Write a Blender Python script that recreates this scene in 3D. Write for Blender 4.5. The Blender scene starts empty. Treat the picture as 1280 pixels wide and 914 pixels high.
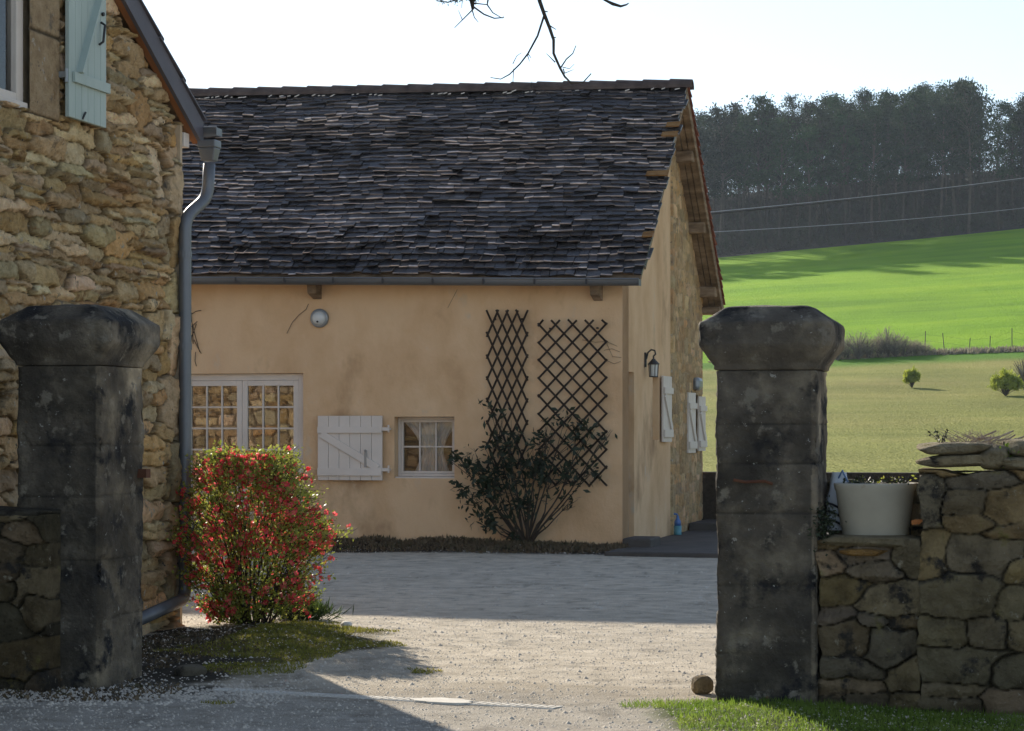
import bpy, bmesh, math, random
import numpy as np
from mathutils import Vector, Matrix, noise
R = math.radians
rnd = random.Random(7)
rng = np.random.default_rng(7)
sc = bpy.context.scene
COL = sc.collection
A = R(14.1); CA, SA = math.cos(A), math.sin(A)
F, HX, HY, CAMZ = 2800.0, 640.0, 540.0, 1.4

# ------------------------------------------------------------------ numpy noise
def _h(ix, iy, iz, seed):
    n = (ix * 374761393 + iy * 668265263 + iz * 2147483647 + seed * 1274126177) & 0xffffffff
    n = ((n ^ (n >> 13)) * 1274126177) & 0xffffffff
    n = (n ^ (n >> 16)) & 0xffffffff
    return n.astype(np.float64) / 4294967295.0
def vn(x, y, z=0.0, seed=0):
    x = np.asarray(x, float); y = np.asarray(y, float) + 0 * x; z = np.asarray(z, float) + 0 * x
    ix, iy, iz = np.floor(x).astype(np.int64), np.floor(y).astype(np.int64), np.floor(z).astype(np.int64)
    fx, fy, fz = x - ix, y - iy, z - iz
    fx = fx * fx * (3 - 2 * fx); fy = fy * fy * (3 - 2 * fy); fz = fz * fz * (3 - 2 * fz)
    r = 0
    for a in (0, 1):
        for b in (0, 1):
            for c in (0, 1):
                w = (fx if a else 1 - fx) * (fy if b else 1 - fy) * (fz if c else 1 - fz)
                r = r + w * _h(ix + a, iy + b, iz + c, seed)
    return r * 2 - 1
def fbm(x, y, z=0.0, o=4, seed=0):
    r, a, t = 0, 1.0, 0
    for k in range(o):
        r = r + a * vn(np.asarray(x) * 2 ** k, np.asarray(y) * 2 ** k, np.asarray(z) * 2 ** k, seed + k * 17)
        t += a; a *= 0.5
    return r / t
def sstep(a, b, x):
    t = np.clip((x - a) / (b - a), 0, 1); return t * t * (3 - 2 * t)

# ------------------------------------------------------------------ materials
def lin(c): return tuple(((v / 255) / 12.92 if v / 255 <= .04045 else ((v / 255 + .055) / 1.055) ** 2.4) for v in c)
def pmat(name, cols, scale=3.0, rough=.8, bump=None, attr=False, spec=.3, metal=0.0, stretch=(1, 1, 1),
         trans=0.0, detail=6, bumps=(), spots=None, emit=None):
    m = bpy.data.materials.new(name); m.use_nodes = True
    nt = m.node_tree; N = nt.nodes; L = nt.links
    b = N['Principled BSDF']; out = N['Material Output']
    b.inputs['Roughness'].default_value = rough
    b.inputs['Specular IOR Level'].default_value = spec
    b.inputs['Metallic'].default_value = metal
    tc = N.new('ShaderNodeTexCoord'); mp = N.new('ShaderNodeMapping'); mp.inputs['Scale'].default_value = stretch
    L.new(tc.outputs['Object'], mp.inputs['Vector'])
    def nz(s, d=detail, r=.6):
        n = N.new('ShaderNodeTexNoise'); n.inputs['Scale'].default_value = s; n.inputs['Detail'].default_value = d
        n.inputs['Roughness'].default_value = r; L.new(mp.outputs[0], n.inputs['Vector']); return n
    cr = None
    if len(cols) > 1:
        n = nz(scale); cr = N.new('ShaderNodeValToRGB'); L.new(n.outputs['Fac'], cr.inputs[0])
        e = cr.color_ramp.elements
        k = len(cols)
        for i, c in enumerate(cols):
            p = .3 + .4 * i / (k - 1)
            if i == 0: el = e[0]; el.position = p
            elif i == 1: el = e[1]; el.position = p
            else: el = e.new(p)
            el.color = (*c, 1)
        col = cr.outputs[0]
    else:
        rgb = N.new('ShaderNodeRGB'); rgb.outputs[0].default_value = (*cols[0], 1); col = rgb.outputs[0]
    if attr:
        at = N.new('ShaderNodeAttribute'); at.attribute_name = 'Col'
        mx = N.new('ShaderNodeMix'); mx.data_type = 'RGBA'; mx.blend_type = 'MULTIPLY'; mx.inputs[0].default_value = 1
        L.new(col, mx.inputs[6]); L.new(at.outputs['Color'], mx.inputs[7]); col = mx.outputs[2]
    if spots:   # list of (colour, noise scale, threshold, softness)
        for (c, s, th, so) in spots:
            n = nz(s, 5, .65); r = N.new('ShaderNodeMapRange'); r.inputs[1].default_value = th; r.inputs[2].default_value = th + so
            L.new(n.outputs['Fac'], r.inputs[0])
            mx = N.new('ShaderNodeMix'); mx.data_type = 'RGBA'; L.new(r.outputs[0], mx.inputs[0])
            L.new(col, mx.inputs[6]); mx.inputs[7].default_value = (*c, 1); col = mx.outputs[2]
    L.new(col, b.inputs['Base Color'])
    last = None
    bl = list(bumps) + ([bump] if bump else [])
    for (s, st, d) in bl:
        n = nz(s, 5); bn = N.new('ShaderNodeBump'); bn.inputs['Strength'].default_value = st; bn.inputs['Distance'].default_value = d
        L.new(n.outputs['Fac'], bn.inputs['Height'])
        if last: L.new(last.outputs[0], bn.inputs['Normal'])
        last = bn
    if last: L.new(last.outputs[0], b.inputs['Normal'])
    if trans:
        t = N.new('ShaderNodeBsdfTranslucent'); L.new(col, t.inputs['Color'])
        ms = N.new('ShaderNodeMixShader'); ms.inputs[0].default_value = trans
        L.new(b.outputs[0], ms.inputs[1]); L.new(t.outputs[0], ms.inputs[2]); L.new(ms.outputs[0], out.inputs[0])
    return m
def glass_mat(name, tint=(.9, .93, .95), refl=.25):
    m = bpy.data.materials.new(name); m.use_nodes = True; nt = m.node_tree; N = nt.nodes; L = nt.links
    N.remove(N['Principled BSDF']); out = N['Material Output']
    g = N.new('ShaderNodeBsdfGlossy'); g.inputs['Roughness'].default_value = .01
    t = N.new('ShaderNodeBsdfTransparent'); t.inputs[0].default_value = (*tint, 1)
    f = N.new('ShaderNodeFresnel'); f.inputs[0].default_value = 1.5
    tc = N.new('ShaderNodeTexCoord'); nz = N.new('ShaderNodeTexNoise'); nz.inputs['Scale'].default_value = 5
    bn = N.new('ShaderNodeBump'); bn.inputs['Strength'].default_value = .02; bn.inputs['Distance'].default_value = .005
    L.new(tc.outputs['Object'], nz.inputs['Vector']); L.new(nz.outputs['Fac'], bn.inputs['Height']); L.new(bn.outputs[0], g.inputs['Normal'])
    ad = N.new('ShaderNodeMath'); ad.operation = 'ADD'; ad.inputs[1].default_value = refl; L.new(f.outputs[0], ad.inputs[0])
    ms = N.new('ShaderNodeMixShader'); L.new(ad.outputs[0], ms.inputs[0]); L.new(t.outputs[0], ms.inputs[1]); L.new(g.outputs[0], ms.inputs[2])
    L.new(ms.outputs[0], out.inputs[0]); return m

M = {}
M['plaster'] = pmat('plaster', [(.52, .325, .17), (.64, .42, .235), (.71, .49, .29), (.67, .45, .265)], 1.1, .95, None, bumps=((5, .3, .03), (30, .5, .015), (140, .5, .005)), stretch=(1, 1, .7),
                    spots=[((.36, .22, .115), .8, .56, .16), ((.60, .47, .33), 2.2, .62, .1), ((.22, .16, .11), 55, .72, .05)])
M['rubble'] = pmat('rubble_stone', [(.62, .54, .42), (.88, .8, .66), (1, .95, .82)], 9, .95, None, attr=True, bumps=((16, 1, .06), (55, 1, .03), (170, 1, .010)),
                   spots=[((.17, .15, .125), 6, .60, .12), ((.62, .54, .42), 13, .62, .06), ((.36, .21, .09), 5, .62, .08), ((.10, .085, .07), 26, .64, .06)])
M['ashlar'] = pmat('dressed_stone', [(.42, .32, .21), (.52, .41, .28), (.58, .46, .33)], 3, .9, None, bumps=((40, .4, .01), (160, .3, .003)),
                   spots=[((.12, .1, .08), 9, .66, .08)])
M['pillar'] = pmat('weathered_pillar_stone', [(.040, .034, .028), (.088, .074, .056), (.21, .175, .125)], 3.5, .95, None, attr=True, bumps=((18, .8, .025), (75, 1.0, .010), (240, .6, .004)),
                   spots=[((.020, .019, .019), 4.2, .53, .12), ((.20, .175, .135), 8, .585, .07), ((.30, .28, .24), 15, .67, .03), ((.36, .35, .31), 45, .67, .03), ((.16, .10, .05), 6, .68, .06)])
M['drystone'] = pmat('field_stone', [(.42, .37, .29), (.78, .70, .56), (1, .93, .78)], 8, .95, None, attr=True, bumps=((16, 1, .05), (60, 1, .025), (180, 1, .008)),
                     spots=[((.045, .038, .03), 5, .56, .08), ((.34, .30, .22), 11, .63, .06), ((.20, .17, .05), 4, .62, .08), ((.42, .38, .32), 50, .69, .03)])
M['slate'] = pmat('roof_slate', [(.018, .015, .0135), (.033, .0275, .025), (.058, .049, .043)], 6, .30, None, attr=True, spec=.95, bumps=((28, .9, .015), (120, .6, .004)),
                  spots=[((.20, .19, .18), 16, .66, .05)])
M['slate_dark'] = pmat('slate_verge', [(.09, .085, .10), (.12, .11, .125)], 3, .6, (40, .3, .005))
M['ridge'] = pmat('ridge_tile', [(.05, .035, .03), (.09, .065, .055), (.12, .09, .075)], 5, .8, (40, .5, .01))
M['redtile'] = pmat('red_tile', [(.16, .055, .035), (.28, .10, .06)], 6, .85, (40, .5, .01))
M['mortar'] = pmat('mortar', [(.55, .5, .44), (.7, .66, .6)], 8, .95, (60, .4, .01))
M['zinc'] = pmat('zinc', [(.12, .127, .135), (.19, .197, .21)], 3, .45, (30, .12, .004), metal=.35, spec=.5, stretch=(1, 1, .3))
M['gutter'] = pmat('zinc_gutter', [(.10, .105, .11), (.17, .175, .18)], 3, .5, (30, .1, .004), metal=.3, spec=.5, stretch=(.3, 1, 1))
M['oldwood'] = pmat('old_timber', [(.09, .06, .036), (.22, .15, .09), (.36, .26, .17)], 7, .9, (25, .8, .015), stretch=(.5, .25, 2))
M['soffit'] = pmat('varnished_soffit', [(.22, .09, .035), (.32, .14, .06)], 6, .6, (40, .3, .005), stretch=(4, .4, 1))
M['white'] = pmat('white_paint', [(.64, .565, .49), (.72, .645, .57)], 2, .55, (50, .12, .003))
M['frame_white'] = pmat('frame_paint', [(.60, .525, .45), (.68, .605, .53)], 3, .5, (50, .1, .002))
M['blueshutter'] = pmat('pale_blue_paint', [(.36, .43, .39), (.43, .50, .455)], 2.5, .6, (50, .15, .003), stretch=(1, 3, .4),
                        spots=[((.2, .28, .27), 7, .68, .07)])
M['iron'] = pmat('black_iron', [(.02, .02, .022), (.035, .033, .033)], 8, .55, (60, .3, .004), spec=.5)
M['rust'] = pmat('rusty_iron', [(.09, .035, .02), (.14, .06, .03)], 8, .85, (60, .5, .005))
M['curtain'] = pmat('lace_curtain', [(.78, .75, .7), (.88, .86, .82)], 6, .9, (30, .4, .01), trans=.4, stretch=(6, 6, 1))
M['dark'] = pmat('dark_interior', [(.03, .026, .022), (.05, .042, .035)], 1, .95)
M['glass'] = glass_mat('window_glass', refl=.16); M['glass2'] = glass_mat('dark_window_glass', (.85, .87, .88), .03)
M['lampglass'] = pmat('frosted_glass', [(.5, .52, .5), (.6, .62, .6)], 4, .25, spec=.6)
M['lampgrey'] = pmat('grey_lamp_metal', [(.22, .24, .25), (.3, .32, .33)], 4, .4, spec=.5, metal=.4)
M['trellis'] = pmat('dark_trellis_wood', [(.018, .012, .008), (.045, .028, .018)], 10, .85, (60, .5, .004))
M['bark'] = pmat('bark', [(.035, .027, .02), (.08, .062, .045)], 8, .95, (30, .7, .01), stretch=(1, 1, .3))
M['darkleaf'] = pmat('dark_leaf', [(.012, .02, .009), (.035, .05, .022)], 5, .55, trans=.15, spec=.4)
M['bushleaf'] = pmat('bush_leaf', [(.12, .17, .02), (.28, .32, .05), (.46, .42, .12)], 9, .5, trans=.48, spec=.4)
M['redflower'] = pmat('red_petal', [(.62, .02, .04), (.82, .09, .11), (.90, .30, .27)], 14, .6, trans=.5)
M['stamen'] = pmat('yellow_stamen', [(.6, .45, .08)], 1, .7)
M['pine'] = pmat('pine_needles', [(.008, .020, .008), (.020, .038, .012), (.040, .060, .018)], .8, .8, trans=.22, spec=.15)
M['pinebark'] = pmat('pine_bark', [(.06, .046, .036), (.11, .085, .065)], 2, .95)
M['twig'] = pmat('grey_twigs', [(.12, .10, .085), (.2, .175, .15)], 3, .95)
M['brush'] = pmat('forest_brush', [(.018, .016, .012), (.05, .034, .022), (.04, .048, .022), (.075, .058, .04)], .22, .95)
M['gorse'] = pmat('broom_green', [(.20, .26, .03), (.42, .45, .06)], 2, .7, trans=.5)
M['grass'] = pmat('grass_blade', [(.09, .16, .02), (.18, .27, .035), (.26, .33, .06)], 3, .6, trans=.5)
M['moss'] = pmat('moss_grass', [(.10, .10, .02), (.24, .23, .04), (.40, .33, .07)], 6, .8, trans=.35)
M['drygrass'] = pmat('dead_grass', [(.08, .06, .036), (.17, .125, .075), (.06, .062, .028)], 6, .9, trans=.2)
M['pot'] = pmat('cream_ceramic', [(.34, .31, .245), (.43, .39, .31)], 4, .6, (30, .15, .004),
                spots=[((.25, .2, .12), 7, .63, .12)])
M['soil'] = pmat('soil', [(.03, .024, .017), (.07, .055, .04)], 20, .95, (60, .8, .02))
M['bluebottle'] = pmat('blue_plastic', [(.05, .12, .35), (.08, .2, .42)], 4, .3, spec=.5)
M['tealbottle'] = pmat('teal_plastic', [(.08, .25, .3)], 1, .3, spec=.5)
M['bagwhite'] = pmat('white_plastic', [(.6, .64, .68), (.72, .75, .8)], 5, .4)
M['bagblue'] = pmat('blue_stripe_plastic', [(.12, .2, .35)], 1, .4)
M['bagdark'] = pmat('black_plastic', [(.02, .02, .03)], 1, .35)
M['brown'] = pmat('dry_leaf', [(.5, .16, .04), (.7, .3, .1)], 20, .7, trans=.4)
M['concrete'] = pmat('old_concrete', [(.50, .46, .40), (.70, .66, .58)], 9, .9, (60, .5, .006))
M['paving'] = pmat('dark_paving', [(.055, .048, .042), (.095, .083, .072)], 3, .85, (40, .5, .01), spots=[((.15, .14, .12), 8, .65, .08)])
M['pebble'] = pmat('pebble', [(.42, .37, .30), (.72, .64, .52)], 5, .9, attr=False)
M['cable'] = pmat('grey_cable', [(.30, .31, .34)], 1, .5); M['cable_dark'] = pmat('dark_cable', [(.02, .02, .025)], 1, .6)
M['oldpost'] = pmat('fence_post_wood', [(.06, .05, .04), (.12, .10, .08)], 5, .95)

# ground: colour comes from the vertex attribute, broken up by noise
M['ground'] = pmat('gravel_ground', [(.62, .60, .57), (.85, .84, .82), (1, 1, 1)], 5, .95, None, attr=True, bumps=((14, .25, .02), (70, 1.0, .022), (220, .8, .008)), spec=.15)
def vary(m, lo, hi, sat=.0):
    nt = m.node_tree; b = nt.nodes['Principled BSDF']; l = b.inputs['Base Color'].links[0]; src = l.from_socket
    oi = nt.nodes.new('ShaderNodeObjectInfo'); mr = nt.nodes.new('ShaderNodeMapRange'); mr.inputs[3].default_value = lo; mr.inputs[4].default_value = hi; nt.links.new(oi.outputs['Random'], mr.inputs[0])
    mh = nt.nodes.new('ShaderNodeMapRange'); mh.inputs[3].default_value = .5 - sat; mh.inputs[4].default_value = .5 + sat; nt.links.new(oi.outputs['Random'], mh.inputs[0])
    h = nt.nodes.new('ShaderNodeHueSaturation'); nt.links.new(src, h.inputs['Color']); nt.links.new(mr.outputs[0], h.inputs['Value']); nt.links.new(mh.outputs[0], h.inputs['Hue'])
    for k in list(src.links):
        if k.to_node != h: to = k.to_socket; nt.links.new(h.outputs[0], to)
vary(M['pine'], .4, 1.6, .03); vary(M['pinebark'], .4, 1.2)
def field_mat(name, cols, scale, stretch, k):
    m = pmat(name, cols, scale, .95, None, stretch=stretch, spec=.05, attr=True)
    nt = m.node_tree; N = nt.nodes; L = nt.links; b = N['Principled BSDF']
    # upright blades: shading normals scatter round the vertical
    tc = N.new('ShaderNodeTexCoord'); n = N.new('ShaderNodeTexNoise'); n.inputs['Scale'].default_value = 17; n.inputs['Detail'].default_value = 2
    L.new(tc.outputs['Object'], n.inputs['Vector'])
    s = N.new('ShaderNodeVectorMath'); s.operation = 'SUBTRACT'; s.inputs[1].default_value = (.5, .5, .5); L.new(n.outputs['Color'], s.inputs[0])
    q = N.new('ShaderNodeVectorMath'); q.operation = 'MULTIPLY'; q.inputs[1].default_value = (k, k, 0); L.new(s.outputs[0], q.inputs[0])
    g = N.new('ShaderNodeNewGeometry'); a = N.new('ShaderNodeVectorMath'); a.operation = 'ADD'; L.new(q.outputs[0], a.inputs[0]); L.new(g.outputs['Normal'], a.inputs[1])
    nn = N.new('ShaderNodeVectorMath'); nn.operation = 'NORMALIZE'; L.new(a.outputs[0], nn.inputs[0]); L.new(nn.outputs[0], b.inputs['Normal'])
    return m
M['crop'] = field_mat('young_crop', [(.15, .30, .006), (.22, .40, .009), (.28, .45, .014)], .12, (.35, 1, 1), 7)
M['pasture'] = field_mat('pale_pasture', [(.165, .18, .035), (.225, .23, .055), (.285, .265, .075)], .14, (.4, 1, 1), 4.5)
M['litter'] = pmat('woodland_floor', [(.03, .024, .018), (.06, .045, .03)], .5, .95, (2, .6, .2))

# ------------------------------------------------------------------ object helpers
def tag(o, label=None, cat=None, group=None, kind=None):
    if label: o['label'] = label
    if cat: o['category'] = cat
    if group: o['group'] = group
    if kind: o['kind'] = kind
    return o
def empty(name, loc, rz=0.0):
    o = bpy.data.objects.new(name, None); COL.objects.link(o); o.location = loc; o.rotation_euler = (0, 0, rz); return o
class MB:
    def __init__(s): s.v = []; s.f = []; s.m = []; s.c = []
    def quad(s, a, b, c, d, mi=0):
        n = len(s.v); s.v += [tuple(a), tuple(b), tuple(c), tuple(d)]; s.f.append((n, n + 1, n + 2, n + 3)); s.m.append(mi)
    def box(s, x0, x1, y0, y1, z0, z1, mi=0, mat=None):
        p = [(x, y, z) for z in (z0, z1) for y in (y0, y1) for x in (x0, x1)]
        if mat is not None: p = [tuple(mat @ Vector(q)) for q in p]
        n = len(s.v); s.v += p
        for f in ((0, 2, 3, 1), (4, 5, 7, 6), (0, 1, 5, 4), (2, 6, 7, 3), (0, 4, 6, 2), (1, 3, 7, 5)):
            s.f.append(tuple(n + i for i in f)); s.m.append(mi)
        return s
    def hexa(s, p, mi=0):   # p: 8 points ordered like box
        n = len(s.v); s.v += [tuple(q) for q in p]
        for f in ((0, 2, 3, 1), (4, 5, 7, 6), (0, 1, 5, 4), (2, 6, 7, 3), (0, 4, 6, 2), (1, 3, 7, 5)):
            s.f.append(tuple(n + i for i in f)); s.m.append(mi)
        return s
    def bar(s, p, q, w, t, up=(0, 0, 1), mi=0):
        p = Vector(p); q = Vector(q); d = (q - p); L = d.length; d.normalize()
        u = Vector(up); a = d.cross(u); a.normalize(); b = a.cross(d)
        pts = []
        for k in (0, 1):
            for j in (-.5, .5):
                for i in (0, 1):
                    pts.append((p if i == 0 else q) + a * j * w + b * (k - .5) * t)
        return s.hexa(pts, mi)
    def tube(s, pts, rad, n=8, cap=True, mi=0):
        pts = [Vector(p) for p in pts]
        if not hasattr(rad, '__len__'): rad = [rad] * len(pts)
        base = len(s.v); prev = None
        for i, p in enumerate(pts):
            d = (pts[min(i + 1, len(pts) - 1)] - pts[max(i - 1, 0)])
            if d.length < 1e-9: d = Vector((0, 0, 1))
            d.normalize()
            if prev is None:
                a = d.cross(Vector((0, 0, 1)))
                if a.length < 1e-3: a = d.cross(Vector((1, 0, 0)))
            else:
                a = prev - d * prev.dot(d)
            a.normalize(); prev = a.copy(); b = d.cross(a)
            for k in range(n):
                t = 2 * math.pi * k / n
                s.v.append(tuple(p + (a * math.cos(t) + b * math.sin(t)) * rad[i]))
        for i in range(len(pts) - 1):
            for k in range(n):
                k2 = (k + 1) % n
                s.f.append((base + i * n + k, base + i * n + k2, base + (i + 1) * n + k2, base + (i + 1) * n + k)); s.m.append(mi)
        if cap:
            s.f.append(tuple(base + k for k in range(n))[::-1]); s.m.append(mi)
            s.f.append(tuple(base + (len(pts) - 1) * n + k for k in range(n))); s.m.append(mi)
        return s
    def lathe(s, prof, cx, cy, n=32, mi=0, sx=1.0, sy=1.0):
        base = len(s.v)
        for (r, z) in prof:
            for k in range(n):
                t = 2 * math.pi * k / n; s.v.append((cx + r * math.cos(t) * sx, cy + r * math.sin(t) * sy, z))
        for i in range(len(prof) - 1):
            for k in range(n):
                k2 = (k + 1) % n
                s.f.append((base + i * n + k, base + i * n + k2, base + (i + 1) * n + k2, base + (i + 1) * n + k)); s.m.append(mi)
        return s
    def build(s, name, mats, parent=None, smooth=False, bevel=0.0, colors=None):
        if not isinstance(mats, (list, tuple)): mats = [mats]
        me = bpy.data.meshes.new(name); me.from_pydata(s.v, [], s.f)
        for m in mats: me.materials.append(m)
        if len(mats) > 1: me.polygons.foreach_set('material_index', s.m)
        if smooth: me.polygons.foreach_set('use_smooth', [True] * len(me.polygons))
        if colors is not None: set_col(me, colors)
        me.update()
        o = bpy.data.objects.new(name, me); COL.objects.link(o)
        if parent is not None: o.parent = parent
        if bevel:
            b = o.modifiers.new('bevel', 'BEVEL'); b.width = bevel; b.segments = 2; b.limit_method = 'ANGLE'
        return o
def each_part(name, mats, parent, mbs, **k):
    return [m.build(name, mats, parent, **k) for m in mbs]
def set_col(me, colors):
    at = me.color_attributes.new('Col', 'FLOAT_COLOR', 'POINT')
    a = np.ones((len(me.vertices), 4), np.float32); a[:, :3] = colors
    at.data.foreach_set('color', a.ravel())
def np_mesh(name, V, Fq, mat, parent=None, smooth=False, colors=None):
    V = np.asarray(V, np.float32).reshape(-1, 3); Fq = np.asarray(Fq, np.int32); k = Fq.shape[1]
    me = bpy.data.meshes.new(name)
    me.vertices.add(len(V)); me.vertices.foreach_set('co', V.ravel())
    me.loops.add(Fq.size); me.loops.foreach_set('vertex_index', Fq.ravel())
    me.polygons.add(len(Fq)); me.polygons.foreach_set('loop_start', np.arange(len(Fq), dtype=np.int32) * k)
    me.update(calc_edges=True)
    if isinstance(mat, (list, tuple)):
        for m in mat: me.materials.append(m)
    else: me.materials.append(mat)
    if smooth: me.polygons.foreach_set('use_smooth', np.ones(len(Fq), bool))
    if colors is not None: set_col(me, colors)
    o = bpy.data.objects.new(name, me); COL.objects.link(o)
    if parent is not None: o.parent = parent
    return o
def grid_faces(nu, nv):
    i, j = np.meshgrid(np.arange(nu - 1), np.arange(nv - 1), indexing='ij')
    a = (i * nv + j).ravel(); return np.stack([a, a + nv, a + nv + 1, a + 1], 1)

# leaf cards: one folded diamond per leaf
def leaf_arrays(P, size, rg, up=0.0, asp=.5, D=None):
    n = len(P); P = np.asarray(P, float)
    if D is None:
        D = rg.normal(size=(n, 3)); D[:, 2] += up
    D = D / (np.linalg.norm(D, axis=1, keepdims=True) + 1e-9)
    Q = rg.normal(size=(n, 3)); S = np.cross(D, Q); S /= (np.linalg.norm(S, axis=1, keepdims=True) + 1e-9)
    L = (np.asarray(size) * (rg.uniform(.6, 1.3, n)))[:, None]
    a = P; b = P + D * L * .5 + S * L * asp * .5; c = P + D * L; d = P + D * L * .5 - S * L * asp * .5
    V = np.stack([a, b, c, d], 1).reshape(-1, 3); Fq = np.arange(n * 4).reshape(n, 4)
    return V, Fq
def leaves(name, P, size, mat, parent=None, up=0.0, asp=.5, D=None, rg=rng):
    V, Fq = leaf_arrays(P, size, rg, up, asp, D); return np_mesh(name, V, Fq, mat, parent)

# ------------------------------------------------------------------ picture-plane helpers for laying out real positions
def on_line(O, ang_dir, px):   # parameter along a horizontal direction from O where image column px falls
    r = (px - HX) / F; return (r * O[1] - O[0]) / (ang_dir[0] - r * ang_dir[1])
def zat(py, Y): return CAMZ + (HY - py) * Y / F
def gpt(px, py, z=0.0):
    Y = (CAMZ - z) * F / (py - HY); return ((px - HX) * Y / F, Y, z)
U = (CA, -SA); V_ = (SA, CA)

# ================================================================== TERRAIN
def pinch(x, y, cx, cy, rx, ry): return np.exp(-(((x - cx) / rx) ** 2 + ((y - cy) / ry) ** 2))
PROF_Y = np.array([-200, 40, 60, 90, 120, 160, 200, 250, 300, 330, 352, 380, 460, 700, 1500], float)
PROF_Z = np.array([0, 0, .2, 1.75, 3.76, 6.9, 12.0, 18.7, 25.4, 33.4, 38.4, 40, 38, 20, 0], float)
TILT_K = np.array([0, 0, 0, .01, .025, .043, .055, .07, .085, .085, .085, .08, .05, 0, 0])
def height(x, y):
    x = np.asarray(x, float); y = np.asarray(y, float)
    z = np.interp(y, PROF_Y, PROF_Z)
    z = z + np.interp(y, PROF_Y, TILT_K) * (np.clip(x, -60, 120) - 30)
    far = sstep(45, 120, y)
    z = z + far * (fbm(x / 40, y / 40, 0, 3, 5) * .7)
    near = 1 - sstep(30, 40, y)
    z = z + near * (fbm(x / 2.2, y / 2.2, 0, 3, 9) * .016 + fbm(x / .30, y / .30, 0, 3, 11) * .0035)
    dd_ = np.abs((y - 12.17) * .97 + (x + 1.62) * .33); flat = np.exp(-(dd_ / .22) ** 4) * ((x > -2) & (x < .6) & (y > 11) & (y < 12.6)); z = z * (1 - flat)
    z = z + near * pinch(x, y, -1.7, 15.2, .8, 1.6) * .07                   # mound under the bush
    z = z + near * pinch(x, y, 1.25, 10.9, .6, .7) * .05                     # grass verge
    # bank along the farmhouse front
    lx = (x - 1.301) * CA - (y - 26.4) * SA; ly = (x - 1.301) * SA + (y - 26.4) * CA
    z = z + np.where((lx < .1) & (lx > -9), 1, 0) * np.exp(-((ly + .05) / .42) ** 2) * (.055 + .06 * np.clip(-lx / 3.5, 0, 1.3)) * (1 + .5 * fbm(lx * 3, ly * 3, 0, 2, 4))
    return z
def zg(x, y): return float(height(np.array([x]), np.array([y]))[0])
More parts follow.
